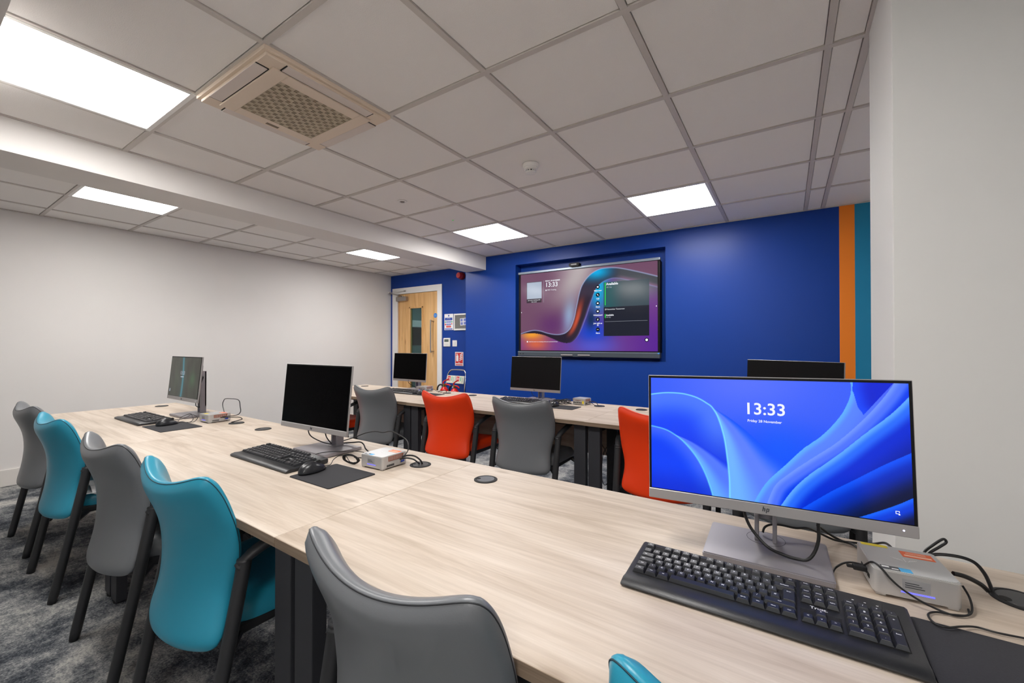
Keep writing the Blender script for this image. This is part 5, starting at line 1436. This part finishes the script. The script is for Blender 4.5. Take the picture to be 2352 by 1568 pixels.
# front row, left station
c('thin black hoop of cable standing behind the far left mini PC', [(-3.012, 1.235, 0.765), (-3.051, 1.24, 0.813), (-3.047, 1.245, 0.842), (-3.021, 1.245, 0.855), (-2.956, 1.245, 0.860), (-2.875, 1.245, 0.862), (-2.838, 1.245, 0.853), (-2.815, 1.24, 0.822), (-2.800, 1.235, 0.791), (-2.82, 1.225, 0.772), (-2.88, 1.215, 0.762), (-2.95, 1.20, 0.752)], 0.0024)
c('black cable from the far left mini PC into its desk port', [(-2.955, 1.19, 0.748), (-2.90, 1.215, 0.752), (-2.82, 1.235, 0.757), (-2.79, 1.240, 0.748), (-2.82, 1.235, 0.738), (-2.85, 1.222, 0.730), (-2.862, 1.212, 0.725)], 0.0026)
c('thin mouse lead looping beside the far left mouse', [(-3.105, 1.02, 0.735), (-3.15, 1.045, 0.742), (-3.205, 1.065, 0.742), (-3.255, 1.115, 0.748), (-3.25, 1.138, 0.752), (-3.15, 1.110, 0.748), (-3.095, 1.095, 0.738), (-3.096, 1.078, 0.724), (-3.11, 1.04, 0.724)], 0.0018)
c('thin keyboard lead crossing the mouse lead at the far left', [(-3.205, 1.020, 0.734), (-3.165, 1.06, 0.738), (-3.203, 1.107, 0.745), (-3.225, 1.130, 0.750), (-3.163, 1.130, 0.750), (-3.105, 1.122, 0.744), (-3.095, 1.11, 0.730), (-3.08, 1.085, 0.724), (-3.14, 1.035, 0.724)], 0.0018)
c('black cable under the green screen monitor', [(-3.26, 1.165, 0.845), (-3.28, 1.175, 0.806), (-3.32, 1.19, 0.792), (-3.35, 1.21, 0.780), (-3.372, 1.235, 0.772)], 0.0026)
# back row
c('thin cable under the dark monitor below the wall display', [(-1.836, 3.10, 0.82), (-1.836, 3.11, 0.79), (-1.832, 3.13, 0.762), (-1.815, 3.17, 0.742)], 0.0024)
c('second thin cable at the stand below the wall display', [(-1.745, 3.11, 0.82), (-1.748, 3.12, 0.79), (-1.762, 3.15, 0.762), (-1.785, 3.175, 0.742)], 0.0024)
c('pale cable stretched along the back edge of the back row desk', [(-1.77, 3.21, 0.742), (-1.718, 3.225, 0.738), (-1.651, 3.21, 0.728), (-1.595, 3.205, 0.738), (-1.541, 3.205, 0.748), (-1.483, 3.20, 0.746), (-1.44, 3.19, 0.744)], 0.0022)
P = []
for k in range(60):
    P.append((-1.535+0.055*math.cos(k*0.73)+0.018*math.sin(k*2.3), 3.08+0.05*math.sin(k*0.73+0.6)+0.02*math.cos(k*1.9), 0.738+0.014*math.sin(k*1.37)))
c('tangled black leads left of the small boxy mini PC', P, 0.0020)
c('leads from the small boxy mini PC into the back row desk port', [(-1.335, 3.165, 0.744), (-1.305, 3.17, 0.748), (-1.268, 3.16, 0.738), (-1.245, 3.135, 0.724)], 0.0030)
c('second lead from the small boxy mini PC into the port', [(-1.338, 3.15, 0.738), (-1.306, 3.15, 0.736), (-1.275, 3.13, 0.727), (-1.262, 3.122, 0.724)], 0.0024)
c('thin cable under the door-side monitor of the back row', [(-3.345, 3.10, 0.83), (-3.35, 3.11, 0.80), (-3.34, 3.14, 0.775), (-3.322, 3.19, 0.745)], 0.0026)
P = [(-3.085+0.028*math.cos(k*0.8), 3.075+0.02*math.cos(k*0.8+1)+0.008*math.sin(k*2.1), 0.748+0.018*math.sin(k*0.8)) for k in range(30)]
c('coil of pale lead in front of the door-side mini PC', P, 0.0024, M_silver)
c('bent lead on the desk behind the orange chair, by a port', [(-2.935, 3.12, 0.724), (-2.915, 3.115, 0.736), (-2.875, 3.11, 0.742), (-2.84, 3.11, 0.750), (-2.825, 3.12, 0.740), (-2.838, 3.128, 0.724)], 0.0026)
c('lead from the door-side mini PC across the desk', [(-3.088, 3.175, 0.742), (-3.05, 3.18, 0.742), (-3.01, 3.17, 0.730), (-2.95, 3.15, 0.724), (-2.89, 3.13, 0.724)], 0.0022)
o = B().tube([(-1.06, 2.62, 0.66), (-1.02, 2.62, 0.56), (-0.985, 2.62, 0.50), (-0.965, 2.62, 0.40), (-0.975, 2.62, 0.31), (-1.0, 2.62, 0.29), (-1.015, 2.62, 0.34), (-1.01, 2.62, 0.46), (-0.985, 2.62, 0.53), (-0.94, 2.62, 0.56), (-0.90, 2.62, 0.66)], 0.0025, n=6, sub=5).obj('cable', M_cable, None, smooth=True)
tag(o, 'black cable hanging in a loop under the back row desk', 'cable', 'desk cables')
